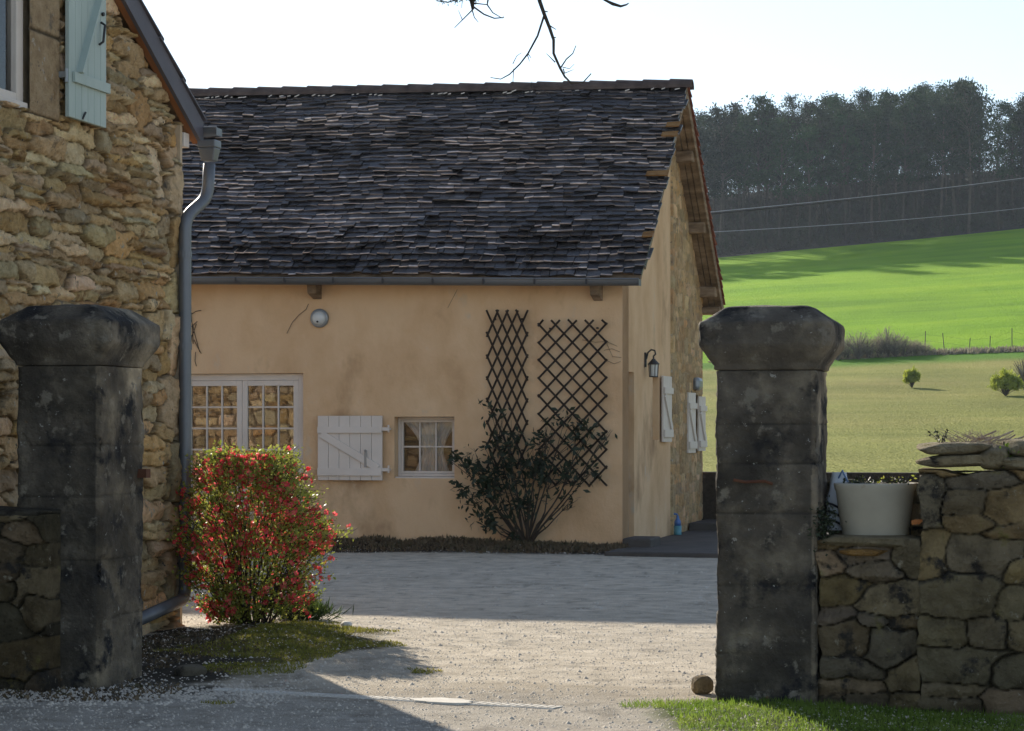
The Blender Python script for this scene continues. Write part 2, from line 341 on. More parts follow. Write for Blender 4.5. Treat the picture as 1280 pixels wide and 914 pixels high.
def terrain():
    xs = np.unique(np.concatenate([np.linspace(-600, -60, 30), np.linspace(-60, -8, 40), np.linspace(-8, -3.4, 50), np.linspace(-3.4, 3.2, 170),
                                   np.linspace(3.2, 12, 50), np.linspace(12, 110, 80), np.linspace(110, 700, 30)]).round(4))
    ysets = [np.concatenate([np.linspace(-120, 4, 20), np.linspace(4, 9.5, 25), np.linspace(9.5, 20, 270), np.linspace(20, 40, 110), np.linspace(40, 58, 12)]),
             np.linspace(58, 158, 60), np.linspace(158, 297, 60),
             np.concatenate([np.linspace(297, 360, 22), np.linspace(360, 1500, 24)])]
    names = ['ground', 'pasture', 'crop_field', 'woodland_floor']; mats = ['ground', 'pasture', 'crop', 'litter']
    for nm, mt, ys in zip(names, mats, ysets):
        ys = np.unique(ys.round(4)); X, Y = np.meshgrid(xs, ys, indexing='ij')
        if nm in ('pasture', 'crop_field'):   # wavering edge between the two fields and with the wood
            wob = lambda x, s: 1.2 * np.sin(x / 9 + s) + .8 * np.sin(x / 3.7 + 2 * s)
            X, Y = X.copy(), Y.copy()
        Z = height(X, Y)
        P = np.stack([X, Y, Z], -1).reshape(-1, 3)
        x, y = P[:, 0], P[:, 1]; n1 = fbm(x / .9, y / .9, 0, 4, 21); n2 = fbm(x / .25, y / .25, 0, 3, 31); n3 = fbm(x / 12, y / 12, 0, 3, 41)
        if nm == 'ground':
            c = np.ones((len(P), 3)) * np.array([.72, .63, .50])
            c *= (1 + .16 * n1 + .14 * n2)[:, None]
            def mixin(c, w, col): return c * (1 - w[:, None]) + np.array(col) * w[:, None]
            w = sstep(.35, .6, pinch(x, y, .1, 11.9, 1.3, .6) + .25 * n1); c = mixin(c, w * .4, (.34, .27, .18))
            # darker tarmac towards the lane
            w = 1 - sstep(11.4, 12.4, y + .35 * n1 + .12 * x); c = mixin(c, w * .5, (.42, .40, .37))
            # moss and soil round the bush
            w = sstep(.30, .55, pinch(x, y, -1.55, 14.6, .72, 1.7) + .5 * n1 + .2 * n2); c = mixin(c, w, (.15, .125, .05))
            w = sstep(.35, .55, pinch(x, y, -2.25, 14.2, .55, 1.5) + .3 * n1 + .12 * n2); c = mixin(c, w, (.07, .058, .035))
            w = sstep(.35, .6, pinch(x, y, -2.0, 13.2, .5, .9) + .3 * n1 + .12 * n2); c = mixin(c, w, (.06, .05, .035))
            # gravelly dirt at the foot of the pillar and wall
            w = sstep(.4, .6, pinch(x, y, -2.6, 12.1, 1.1, .5) + .3 * n2); c = mixin(c, w, (.13, .12, .10))
            # verge by the right pillar and wall
            w = sstep(.25, .45, pinch(x, y, 1.6, 10.9, .85, .75) + .25 * n1 + .1 * n2); c = mixin(c, w, (.10, .13, .03))
            lx = (x - 1.301) * CA - (y - 26.4) * SA; ly = (x - 1.301) * SA + (y - 26.4) * CA
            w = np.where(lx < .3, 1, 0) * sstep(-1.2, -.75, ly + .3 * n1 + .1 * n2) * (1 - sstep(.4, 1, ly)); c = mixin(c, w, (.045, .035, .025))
            # small puddled stains
            w = sstep(.35, .6, fbm(x / .12, y / .2, 0, 3, 77)); c = mixin(c, w * .5, (.2, .18, .15))
            w = sstep(33, 44, y + 3 * n3) + np.where((x > 7) | (x < -40), 1, 0) * sstep(20, 30, y); c = mixin(c, np.clip(w, 0, 1), (.30, .30, .09))
            c = np.clip(c, .01, 1)
        elif nm == 'pasture':
            c = np.ones((len(P), 3)) * (1 + .22 * n3 + .14 * fbm(x / 3, y / 9, 0, 3, 8))[:, None]
            w = sstep(148, 153, y + 2.5 * fbm(x / 5, 0 * y, 0, 2, 3)); c = c * (1 - w[:, None]) + np.array([.42, .95, .22]) * w[:, None]
            dry = sstep(.1, .5, fbm(x / 6, y / 20, 0, 3, 88)); c = c * (1 - .35 * dry[:, None] * (1 - np.array([1.05, .93, 1.1])))
        else:
            c = np.ones((len(P), 3)) * (1 + .12 * n3 + .06 * fbm(x / 2, y / 14, 0, 3, 8))[:, None]
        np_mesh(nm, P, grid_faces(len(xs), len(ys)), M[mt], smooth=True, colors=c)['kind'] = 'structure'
terrain()

# ================================================================== rubble relief generator
def courses(u0, u1, v0, v1, hr, wr, seed, jit=.25, wild=None):
    r = random.Random(seed); S = []; v = v0
    while v < v1:
        h = r.uniform(*hr); u = u0 - r.uniform(0, .2)
        while u < u1:
            w = r.uniform(*wr) * (h / ((hr[0] + hr[1]) / 2)) ** .3
            hh = h
            if r.random() < .22:   # split in two thin stones
                S.append((u + w / 2, v + h * .27, w / 2, h * .27)); S.append((u + w / 2, v + h * .77, w / 2, h * .25))
            else: S.append((u + w / 2 + r.uniform(-1, 1) * jit * .1 * w, v + h / 2 + r.uniform(-1, 1) * jit * h, w / 2, hh / 2 * r.uniform(.8, 1.2)))
            u += w
        v += h
    return S
def rubble(Ug, Vg, S, warp=.03, p=3.0, wscale=6.0, seed=0):
    S = np.array(S, np.float32); u = Ug.ravel(); v = Vg.ravel()
    wu = u + warp * fbm(u * wscale, v * wscale, 0, 3, seed + 1); wv = v + warp * fbm(u * wscale, v * wscale, 5.3, 3, seed + 2)
    wu = wu.astype(np.float32); wv = wv.astype(np.float32)
    F1 = np.empty(len(u), np.float32); F2 = np.empty(len(u), np.float32); I = np.empty(len(u), np.int32)
    for a in range(0, len(u), 20000):
        du = np.abs(wu[a:a + 20000, None] - S[None, :, 0]) / S[None, :, 2]; dv = np.abs(wv[a:a + 20000, None] - S[None, :, 1]) / S[None, :, 3]
        d = du * du * du + dv * dv * dv
        d = np.cbrt(d)
        i = np.argmin(d, 1); f1 = d[np.arange(len(i)), i]; d[np.arange(len(i)), i] = 9e9; f2 = d.min(1)
        F1[a:a + 20000] = f1; F2[a:a + 20000] = f2; I[a:a + 20000] = i
    return F1, F2, I
def facets(I, u, v, S, seed, amt):
    rg = np.random.default_rng(seed); k = len(S); S = np.array(S); h = np.full(len(u), 9.0)
    du = (u - S[I, 0]) / S[I, 2]; dv = (v - S[I, 1]) / S[I, 3]
    for j in range(5):
        a = rg.uniform(0, 6.28, k)[I]; g = rg.uniform(.2, 1.0, k)[I]; b = rg.uniform(.35, 1.2, k)[I]
        h = np.minimum(h, (b - (du * np.cos(a) + dv * np.sin(a))) * g)
    return np.clip(h, -.5, .8) * amt
PAL_WARM = 1.7 * np.array([1.0, .955, .88]) * np.array([(.50, .40, .27), (.44, .36, .25), (.55, .46, .33), (.40, .30, .18), (.48, .43, .34), (.36, .31, .24), (.60, .52, .40), (.46, .33, .19)])
PAL_GREY = np.array([(.19, .17, .125), (.25, .22, .16), (.15, .135, .10), (.30, .26, .19), (.22, .18, .11), (.17, .16, .135)])
def stone_cols(I, ed, pal, mortar, seed):
    r = np.random.default_rng(seed); k = int(I.max()) + 1
    c = pal[r.integers(0, len(pal), k)] * r.uniform(.75, 1.2, (k, 1)) * r.uniform(.95, 1.05, (k, 3))
    return c[I] * ed[:, None] + np.array(mortar) * (1 - ed[:, None])
def skirt(P, nu, nv, back):
    """grid verts (nu*nv,3) -> adds a rim pushed along back vector; returns V,F"""
    idx = np.arange(nu * nv).reshape(nu, nv)
    rim = np.concatenate([idx[:, 0], idx[-1, 1:], idx[-2::-1, -1], idx[0, -2:0:-1]])
    n0 = len(P); Vn = np.concatenate([P, P[rim] + np.array(back)])
    k = len(rim); a = rim; b = np.roll(rim, -1); c = n0 + (np.arange(k) + 1) % k; d = n0 + np.arange(k)
    return Vn, np.concatenate([grid_faces(nu, nv), np.stack([a, d, c, b], 1)]), rim

# wall faces with openings, along local axis; returns MB
def wall_panel(mb, a0, a1, z0, z1, ops, th, place):
    """place(a, z, d) -> point; d = 0 outer face, th inner"""
    xs = sorted({a0, a1, *[o[0] for o in ops], *[o[1] for o in ops]}); zs = sorted({z0, z1, *[o[2] for o in ops], *[o[3] for o in ops]})
    solid = {}
    for i in range(len(xs) - 1):
        for j in range(len(zs) - 1):
            cx, cz = (xs[i] + xs[i + 1]) / 2, (zs[j] + zs[j + 1]) / 2
            solid[i, j] = not any(o[0] < cx < o[1] and o[2] < cz < o[3] for o in ops)
    for (i, j), s in solid.items():
        if not s: continue
        x0, x1, q0, q1 = xs[i], xs[i + 1], zs[j], zs[j + 1]
        mb.quad(place(x0, q0, 0), place(x1, q0, 0), place(x1, q1, 0), place(x0, q1, 0))
        mb.quad(place(x1, q0, th), place(x0, q0, th), place(x0, q1, th), place(x1, q1, th))
        if not solid.get((i - 1, j), False): mb.quad(place(x0, q0, th), place(x0, q0, 0), place(x0, q1, 0), place(x0, q1, th))
        if not solid.get((i + 1, j), False): mb.quad(place(x1, q0, 0), place(x1, q0, th), place(x1, q1, th), place(x1, q1, 0))
        if not solid.get((i, j - 1), False): mb.quad(place(x0, q0, 0), place(x0, q0, th), place(x1, q0, th), place(x1, q0, 0))
        if not solid.get((i, j + 1), False): mb.quad(place(x0, q1, 0), place(x1, q1, 0), place(x1, q1, th), place(x0, q1, th))
    return mb

# ================================================================== FARMHOUSE (plastered, slate roof)
HO = (1.301, 26.4); D = 5.71; RY = D / 2
house = tag(empty('farmhouse', (HO[0], HO[1], 0), -A), 'peach plastered farmhouse with a steep dark slate roof across the courtyard', 'house')
def hx(px): return on_line(HO, U, px)
def hY(x): return HO[1] - x * SA
def hz(py, x): return zat(py, hY(x))
EZ0, RZ0 = 3.20, 5.915; PITCH = math.atan2(RZ0 - EZ0, RY + .3)
def rise(x): return .02 * max(0, -x)
fw = (hx(222), hx(379), -.3, hz(467, hx(300)))           # french window opening
sw = (hx(493), hx(568), hz(598, hx(530)), hz(521, hx(530)))
mb = MB()
wall_panel(mb, -12, 0, -.4, 3.36, [fw, sw], .38, lambda a, z, d: (a, d, z))
o = mb.build('front_wall', M['plaster'], house)
# gable wall with openings, clipped to the roof
gops = [(.24, .74, .05, 2.12), (1.97, 2.42, 1.30, 2.10), (4.86, 5.26, 1.10, 1.92)]
def rakez(y): return 3.30 + (min(y, D - y)) * math.tan(PITCH) + .05
def gable(name, x, th, y0, y1, ops, mat, parent):
    mb = MB(); wall_panel(mb, y0, y1, -.4, 6.2, ops, th, lambda a, z, d: (x - d, a, z))
    me = bpy.data.meshes.new(name); me.from_pydata(mb.v, [], mb.f)
    bm = bmesh.new(); bm.from_mesh(me); bmesh.ops.remove_doubles(bm, verts=bm.verts, dist=1e-5)
    for s in (1, -1):
        yb = 0 if s == 1 else D
        bmesh.ops.bisect_plane(bm, geom=bm.verts[:] + bm.edges[:] + bm.faces[:], plane_co=(0, yb, 3.34), plane_no=(0, -s * math.sin(PITCH), math.cos(PITCH)), clear_outer=True)
    bm.to_mesh(me); bm.free(); me.materials.append(mat)
    o = bpy.data.objects.new(name, me); COL.objects.link(o); o.parent = parent; return o
gable('gable_wall', -.003, .38, .38, D, gops, M['plaster'], house)
gable('far_gable_wall', -11.6, .38, .38, D, [], M['plaster'], house)
mb = MB(); mb.quad((0, 0, -.4), (0, .38, -.4), (0, .38, 3.36), (0, 0, 3.36)); mb.box(-12, 0, D - .38, D - .003, -.4, 3.36)
mb.build('rear_wall', M['plaster'], house)
# inside: floor-to-eave dark room surfaces
mb = MB(); mb.box(-11.5, -.45, 2.6, 2.7, -.3, 3.3); mb.box(-11.5, -.45, .42, 2.6, 3.2, 3.25); mb.box(-11.5, -.45, .42, 2.6, -.32, -.28)
mb.build('room_interior', M['dark'], house)
# rubble half of the gable
def gable_rubble():
    y0, y1 = 3.23, D + .01; nu, nv = 130, 300
    yy = np.linspace(y0, y1, nu); zz = np.linspace(-.2, 5.6, nv); Yg, Zg = np.meshgrid(yy, zz, indexing='ij')
    top = 3.32 + np.minimum(Yg, D - Yg) * math.tan(PITCH); Zc = np.minimum(Zg, top)
    F1, F2, I = rubble(Yg, Zc, courses(y0, y1 + .2, -.3, 5.8, (.1, .2), (.15, .4), 5), .03, seed=5)
    ed = sstep(.02, .25, F2 - F1); h = (.015 * ed + .008 * fbm(Yg.ravel() * 12, Zc.ravel() * 12, 0, 3, 4)) + .012
    h = np.where(Yg.ravel() < y0 + .03, -.004, h)
    # openings stay clear
    hole = np.zeros(len(h), bool)
    P = np.stack([h, Yg.ravel(), Zc.ravel()], 1)
    Fq = grid_faces(nu, nv); cy = Yg.ravel()[Fq].mean(1); cz = Zc.ravel()[Fq].mean(1)
    keep = ~((cy > 4.86) & (cy < 5.26) & (cz > 1.10) & (cz < 1.92))
    c = stone_cols(I, ed * .6, PAL_WARM * np.array([1.1, 1.0, .9]), (.62, .48, .34), 3)
    Fq = np.flip(Fq[keep], 1)
    np_mesh('rubble_facing', P, Fq[:, ::-1], M['rubble'], house, smooth=True, colors=c)
gable_rubble()
# window linings of the gable
def shutter(name, w, h, mat, parent, loc, rot, brace=True, boards=5, flip=False, hinge_mat=None, label=None):
    """board shutter in its own xz plane, outer face towards -y, origin at lower left; ledges + diagonal"""
    o_ = empty(name, loc, rot) if parent is None else None
    mb = MB(); bw = w / boards
    for i in range(boards): mb.box(i * bw + .002, (i + 1) * bw - .002, 0, .028, 0, h)
    sh = mb.build(name, mat, parent, bevel=.003); sh.location = loc; sh.rotation_euler = (0, 0, rot)
    if brace:
        mb = MB(); lh = min(.11, h * .12)
        z0, z1 = h * .13, h * .78
        mb.box(.003, w - .003, -.024, -.002, z0 - lh / 2 * 1, z0 + lh / 2); mb.box(.003, w - .003, -.024, -.002, z1 - lh / 2 * .8, z1 + lh / 2 * .8)
        a, b = (w - .05, z0 + lh / 2) , (.05, z1 - lh / 2)
        if flip: a, b = (.06, z0 + lh / 2), (w - .05, z1 - lh / 2)
        mb.bar((a[0], -.013, a[1]), (b[0], -.013, b[1]), .09, .021, up=(0, 1, 0))
        mb.build('brace', mat, sh, bevel=.003)
    return sh
def win(name, x0, x1, z0, z1, y, parent, leaves_=1, cols=3, rows=2, fr=.05, bar=.018, glass='glass', bottom=None, frame_mat='frame_white', curtain=True):
    w = MB(); fd = .06
    w.box(x0, x0 + fr, y, y + fd, z0, z1); w.box(x1 - fr, x1, y, y + fd, z0, z1)
    w.box(x0 + fr, x1 - fr, y, y + fd, z1 - fr, z1); w.box(x0 + fr, x1 - fr, y, y + fd, z0, z0 + fr)
    o = w.build(name, M[frame_mat], parent, bevel=.004)
    g = MB(); s = MB(); gy = y + .03
    ax0, ax1 = x0 + fr, x1 - fr; lw = (ax1 - ax0) / leaves_
    for l in range(leaves_):
        a, b = ax0 + l * lw + .002, ax0 + (l + 1) * lw - .002; st = fr * .85
        s.box(a, a + st, y + .006, y + .05, z0 + fr + .002, z1 - fr - .002); s.box(b - st, b, y + .006, y + .05, z0 + fr + .002, z1 - fr - .002)
        zb = z0 + fr + (bottom if bottom else st)
        s.box(a + st, b - st, y + .006, y + .05, z1 - fr - st, z1 - fr - .002); s.box(a + st, b - st, y + .006, y + .05, z0 + fr + .002, zb)
        pa, pb, pz0, pz1 = a + st, b - st, zb, z1 - fr - st
        g.quad((pa, gy, pz0), (pb, gy, pz0), (pb, gy, pz1), (pa, gy, pz1))
        for i in range(1, cols): c = pa + (pb - pa) * i / cols; s.box(c - bar / 2, c + bar / 2, y + .012, y + .045, pz0, pz1)
        for j in range(1, rows): c = pz0 + (pz1 - pz0) * j / rows; s.box(pa, pb, y + .014, y + .043, c - bar / 2, c + bar / 2)
    s.build('sash', M[frame_mat], o, bevel=.003); g.build('pane', M[glass], o)
    return o
win('french_window', fw[0] + .003, fw[1] - .003, -.05, fw[3] - .003, .07, house, 2, 3, 7, .08, .020, bottom=.1)
win('window', sw[0] + .003, sw[1] - .003, sw[2] + .02, sw[3] - .003, .14, house, 1, 3, 2, .035, .02, glass='glass2')
mb = MB(); mb.box(sw[0] + .004, sw[1] - .004, .02, .16, sw[2] - .004, sw[2] + .018); mb.build('window_sill', M['frame_white'], house, bevel=.004)
# tied-back curtains in the small window (pleated sheets)
def curtain(name, x0, x1, zt, zb, y, side, parent):
    n, k = 26, 22; P = []
    for i in range(n):
        z = zt + (zb - zt) * i / (n - 1); t = i / (n - 1)
        nar = 1 - .62 * math.sin(min(1, t / .62) * math.pi / 2) if t < .62 else .38 + .25 * (t - .62) / .38
        wd = (x1 - x0) * nar
        for j in range(k):
            s = j / (k - 1); x = x0 + wd * s if side < 0 else x1 - wd * s
            P.append((x, y + .015 * math.sin(s * 26) + .01 * t, z + .02 * s * (1 - t)))
    return np_mesh(name, P, grid_faces(n, k), M['curtain'], parent, smooth=True)
xm = (sw[0] + sw[1]) / 2
curtain('curtain', sw[0] - .02, xm + .10, sw[3], sw[2], .19, 1, house); curtain('curtain', xm + .02, sw[1] + .05, sw[3], sw[2], .215, -1, house)
mb = MB(); n = 30
# front shutter, folded open flat against the wall
sx0, sx1 = hx(399.5), hx(480); sz0, sz1 = hz(600, sx0), hz(520, sx0)
s = shutter('shutter', sx1 - sx0, sz1 - sz0, M['white'], house, (sx0, -.075, sz0), 0, True, 6); s['label'] = 'white boarded shutter folded open left of the small window'
for z in (sz0 + .13, sz1 - .16):
    mb = MB(); mb.box(sx1 - .01, sx1 + .09, -.085, -.068, z - .02, z + .02); mb.tube([(sx1 + .075, -.06, z - .04), (sx1 + .075, -.06, z + .05)], .012); mb.box(sx1 + .06, sx1 + .09, -.06, .005, z - .012, z + .012); mb.build('hinge', M['white'], house)
mb = MB(); mb.box(sx1 - .22, sx1 - .19, -.10, -.09, sz0 + .16, sz0 + .36); mb.tube([(sx1 - .205, -.085, sz0 + .36), (sx1 - .205, -.12, sz0 + .36)], .012); mb.build('shutter_bolt', M['lampgrey'], house)
# gable shutters and windows
def gshut(y0, y1, z0, z1, lab, ang=0.0):
    s = shutter('shutter', y1 - y0, z1 - z0, M['white'], house, (.05, y0, z0), R(90) - ang, True, 4); s['label'] = lab; return s
gshut(2.45, 2.97, 1.27, 2.12, 'white shutter open beside the near gable window', R(2))
gshut(4.38, 4.84, 1.11, 1.94, 'white shutter left of the far gable window', R(3))
gshut(5.27, 5.70, 1.13, 1.90, 'white shutter right of the far gable window at the corner', R(3))
for (a, b, c, d) in gops[1:]:
    mb = MB(); mb.box(-.2, -.15, a, b, c, d); mb.box(-.15, -.13, a, a + .05, c, d); mb.box(-.15, -.13, b - .05, b, c, d); mb.build('gable_window', M['frame_white'], house)
mb = MB(); mb.box(-.34, -.30, .24, .74, .05, 2.12); mb.build('gable_door', M['oldwood'], house)
mb = MB(); mb.box(.0, .12, 4.9, 5.2, 1.98, 2.16)
o = mb.build('vent_hood', M['lampgrey'], house, bevel=.05)
# roof: decks, slates, ridge, verge
RO = .27   # overhang past the gable
ps, pc = math.sin(PITCH), math.cos(PITCH)
SL = (RY + .3) / pc
def rp(x, d, n):     # front slope: along, up-slope distance from eave, height above deck
    sag = -.035 * math.sin(max(0, min(1, d / SL)) * math.pi) * (.6 + .4 * math.sin(x * .9)) + .012 * math.sin(x * 2.1 + d)
    n += sag
    return (x, -.3 + d * pc - n * ps, EZ0 + d * ps + n * pc + rise(x))
mb = MB(); xe = -12.0
nseg = 24
for i in range(nseg):
    xa, xb = xe + (RO - xe) * i / nseg, xe + (RO - xe) * (i + 1) / nseg
    for j in range(8):
        da, db = SL * j / 8, SL * (j + 1) / 8
        mb.hexa([rp(xa, da, -.07), rp(xb, da, -.07), rp(xa, db, -.07), rp(xb, db, -.07), rp(xa, da, -.02), rp(xb, da, -.02), rp(xa, db, -.02), rp(xb, db, -.02)])
mb.build('roof_deck', M['oldwood'], house)
def slates():
    r = random.Random(3); V = []; Fq = []; C = []
    d = .0; row = 0
    while d < SL - .15:
        ex = .140 - .035 * min(1, d / 1.0) - .022 * max(0, min(1, (d - 1) / 2))
        ex *= r.uniform(.95, 1.05)
        x = -12.0 - r.uniform(0, .15); end = RO + .03 + .025 * math.sin(row * .9) + r.uniform(-.02, .03)
        wav = r.uniform(-.006, .006); rowlip = r.uniform(-7, 7)
        while x < end:
            w = r.uniform(.08, .17) if d < 1.0 else r.uniform(.09, .24)
            x1 = min(x + w, end); g = .003
            dd = d + wav + r.uniform(-.005, .005) * (1 + d * .4) + .015 * math.sin(x * 1.3 + row * .25); L = ex * 2.2
            th = r.uniform(.012, .026); lift = .030 + r.uniform(-.005, .010); skew = r.uniform(-.005, .005) * (1 + d * .3); tw = r.uniform(-.004, .004)
            if r.random() < .03: lift += .02
            if r.random() < .02: dd -= .03
            # worn, upturned lower lip: its own pitch is much flatter than the roof
            patch = noise.noise(Vector((x * .55, d * 1.5, 3.1))) * 13 + noise.noise(Vector((x * 2.2, d * 4, 7.7))) * 9
            zone = 3 if d < .8 else (13 if d < SL - 1.0 else 17)
            if d > SL - .55: zone = 34
            th_l = max(0, min(38, zone + 9 + rowlip + patch + r.gauss(0, 9)))
            e = r.uniform(.010, .030) * (1.5 if d < .9 else 1)
            up = e * math.tan(max(0, PITCH - R(th_l)))
            xa, xb = x + g, x1 - g; c1, c2 = r.uniform(0, .014), r.uniform(0, .014)
            A0, B0 = dd + c1 - skew, dd + c2 + skew
            pts = [rp(xa, A0, lift + up - th - tw), rp(xb, B0, lift + up - th + tw), rp(xa, A0, lift + up - tw), rp(xb, B0, lift + up + tw),
                   rp(xa, A0 + e, lift - tw), rp(xb, B0 + e, lift + tw), rp(xa, dd + L, .002), rp(xb, dd + L, .002), rp(xa, dd + L, -.015), rp(xb, dd + L, -.015)]
            n = len(V); V += pts
            Fq += [(n, n + 1, n + 3, n + 2), (n + 2, n + 3, n + 5, n + 4), (n + 4, n + 5, n + 7, n + 6), (n, n + 2, n + 4, n + 8), (n + 4, n + 6, n + 8, n + 8), (n + 1, n + 9, n + 5, n + 3), (n + 5, n + 9, n + 7, n + 7)]
            t = r.uniform(.6, 1.4); run = noise.noise(Vector((x * 1.7, row * 1.35, 9))) + .45 * noise.noise(Vector((x * .5, d * 1.3, 4))); tl = t * (1.6 + 70 * max(0, run + .16) ** 1.3 * r.uniform(.25, 1.5)) * (1.5 if d < 1.0 else 1) * (.4 if d > SL - .6 else 1)  # pale lip tint paints glints along the rows into the slate colour
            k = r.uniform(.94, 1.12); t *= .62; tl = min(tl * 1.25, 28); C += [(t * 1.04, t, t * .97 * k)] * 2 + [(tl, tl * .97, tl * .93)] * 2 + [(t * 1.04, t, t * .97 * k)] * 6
            x = x1
        d += ex; row += 1
    Fq = [tuple(dict.fromkeys(f)) for f in Fq]
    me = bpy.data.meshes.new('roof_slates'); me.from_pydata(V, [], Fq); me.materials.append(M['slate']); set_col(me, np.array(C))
    o = bpy.data.objects.new('roof_slates', me); COL.objects.link(o); o.parent = house
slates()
# orange patch tiles at the verge
OL = None
for (d, w) in ((.72, .08), (2.02, .22), (2.9, .15), (3.12, .12)):
    mb = MB(); mb.hexa([rp(RO - w, d, .05), rp(RO + .05, d, .05), rp(RO - w, d + .13, .03), rp(RO + .05, d + .15, .03), rp(RO - w, d, .065), rp(RO + .05, d, .065), rp(RO - w, d + .13, .04), rp(RO + .05, d + .15, .04)])
    OL = OL or pmat('orange_lichen_tile', [(.20, .09, .025), (.34, .18, .06)], 9, .9, (50, .5, .01)); mb.build('verge_patch', OL, house)
# rear slope
def rq(x, d, n): return (x, D + .3 - d * pc + n * ps, EZ0 + d * ps + n * pc + rise(x))
mb = MB()
mb.hexa([rq(xe, 0, -.07), rq(RO, 0, -.07), rq(xe, SL, -.07), rq(RO, SL, -.07), rq(xe, 0, -.02), rq(RO, 0, -.02), rq(xe, SL, -.02), rq(RO, SL, -.02)])
mb.build('rear_roof_deck', M['oldwood'], house)
mb = MB(); r = random.Random(4); d = 0
while d < SL - .1:
    l = .17; mb.hexa([rq(xe, d, .03), rq(RO + .04 + r.uniform(-.01, .02), d, .03), rq(xe, d + l * 1.2, -.015), rq(RO + .04, d + l * 1.2, -.015),
                      rq(xe, d, .055), rq(RO + .04 + r.uniform(-.01, .02), d, .055), rq(xe, d + l * 1.2, .01), rq(RO + .04, d + l * 1.2, .01)]); d += l
mb.build('rear_roof_tiles', M['redtile'], house)
# verge boards and purlin ends under the rear overhang
mb = MB(); r = random.Random(6)
for (a, b, w) in ((.02, .10, .12), (.11, .18, .1), (.19, .26, .12)):
    mb.hexa([rq(a, .05, -.10 - w * .3), rq(b, .05, -.10 - w * .3), rq(a, SL - .05, -.10 - w * .3), rq(b, SL - .05, -.10 - w * .3), rq(a, .05, -.073), rq(b, .05, -.073), rq(a, SL - .05, -.073), rq(b, SL - .05, -.073)])
mb.build('soffit_boards', M['oldwood'], house, bevel=.004)
mb = MB(); mb.hexa([rq(.262, -.02, -.14), rq(.285, -.02, -.14), rq(.262, SL, -.14), rq(.285, SL, -.14), rq(.262, -.02, .0), rq(.285, -.02, .0), rq(.262, SL, .0), rq(.285, SL, .0)])
mb.build('bargeboard', M['oldwood'], house, bevel=.004)
mb = MB(); mb.hexa([rp(.262, .3, -.12), rp(.28, .3, -.12), rp(.262, SL, -.12), rp(.28, SL, -.12), rp(.262, .3, -.02), rp(.28, .3, -.02), rp(.262, SL, -.02), rp(.28, SL, -.02)])
mb.build('bargeboard', M['oldwood'], house, bevel=.004)
for (y, z) in ((RY + .75, None), (RY + 1.75, None), (D - .15, None), (RY + .05, None)):
    d = (D + .3 - y) / pc; zz = EZ0 + d * ps - .2
    mb = MB(); mb.box(-.05, .25, y - .09, y + .09, zz - .08, zz + .07); mb.build('purlin', M['oldwood'], house, bevel=.02)
mb = MB(); d = (D + .2 - D) ; mb.box(-.02, .27, D - .02, D + .3, EZ0 - .12, EZ0 - .02); mb.build('purlin', M['oldwood'], house, bevel=.01)
# ridge tiles, one overlapping the next, with mortar flecks
mb = MB(); k = 0; x = -12.0
while x < RO + .02:
    x1 = min(x + .355, RO + .06); n = 9
    for (xx, rr) in ():
        pass
    zc = RZ0 - .055
    for seg in range(n):
        t0, t1 = math.pi * seg / n, math.pi * (seg + 1) / n
        for (rr0, rr1) in (((.135), (.115)),):
            def q(xx, rr, t): return (xx, RY + rr * math.cos(t) * 1.05, zc + rise(xx) + rr * math.sin(t) * .98)
            mb.hexa([q(x, .115, t0), q(x1 + .03, .095, t0), q(x, .115, t1), q(x1 + .03, .095, t1), q(x, .14, t0), q(x1 + .03, .12, t0), q(x, .14, t1), q(x1 + .03, .12, t1)])
    x += .355
mb.build('ridge_tiles', M['ridge'], house)
mb = MB(); r = random.Random(9); x = -9.0
while x < RO - .05:
    if r.random() < .62:
        l = r.uniform(.02, .07); z0 = RZ0 - .085 + rise(x) + r.uniform(-.012, .012); sl = r.uniform(.2, 1)
        p0 = Vector((x, RY - .155, z0)); p1 = Vector((x + l, RY - .15, z0 + l * sl * .5)); mb.bar(p0, p1, .012, .010, up=(0, 1, 0))
    x += r.uniform(.05, .14)
mb.build('ridge_mortar', M['mortar'], house)
# gutter with end cap and brackets, rafter tails
def gutter(name, x0, x1, y, zf, rad, parent, mat, n=10, axis='x'):
    mb = MB(); th = .006; segs = 12
    for s_ in range(segs):
        xa, xb = x0 + (x1 - x0) * s_ / segs, x0 + (x1 - x0) * (s_ + 1) / segs
        for k in range(n):
            t0, t1 = math.pi + math.pi * k / n, math.pi + math.pi * (k + 1) / n
            def q(xx, rr, t): return (xx, y + rr * math.cos(t), zf(xx) + rr * math.sin(t))
            mb.hexa([q(xa, rad, t0), q(xb, rad, t0), q(xa, rad, t1), q(xb, rad, t1), q(xa, rad - th, t0), q(xb, rad - th, t0), q(xa, rad - th, t1), q(xb, rad - th, t1)])
    mb.tube([(x0, y - rad, zf(x0)), (x1, y - rad, zf(x1))], .011)
    mb.box(x1 - .004, x1, y - rad, y + rad, zf(x1) - rad, zf(x1)) 
    mb.box(x0, x0 + .004, y - rad, y + rad, zf(x0) - rad, zf(x0))
    return mb.build(name, mat, parent)
gz = lambda x: EZ0 - .03 + rise(x)
gutter('gutter', -12, RO + .01, -.36, gz, .075, house, M['gutter'])
x = -11.5
while x < .2:
    mb = MB(); mb.box(x - .012, x + .012, -.445, -.436, gz(x) - .06, gz(x) + .012); mb.build('gutter_bracket', M['iron'], house); x += .62
mb = MB(); mb.box(-12, RO, -.285, -.262, EZ0 - .09, EZ0 - .03); 
for v in range(len(mb.v)): mb.v[v] = (mb.v[v][0], mb.v[v][1], mb.v[v][2] + rise(mb.v[v][0]))
mb.build('fascia', M['oldwood'], house)
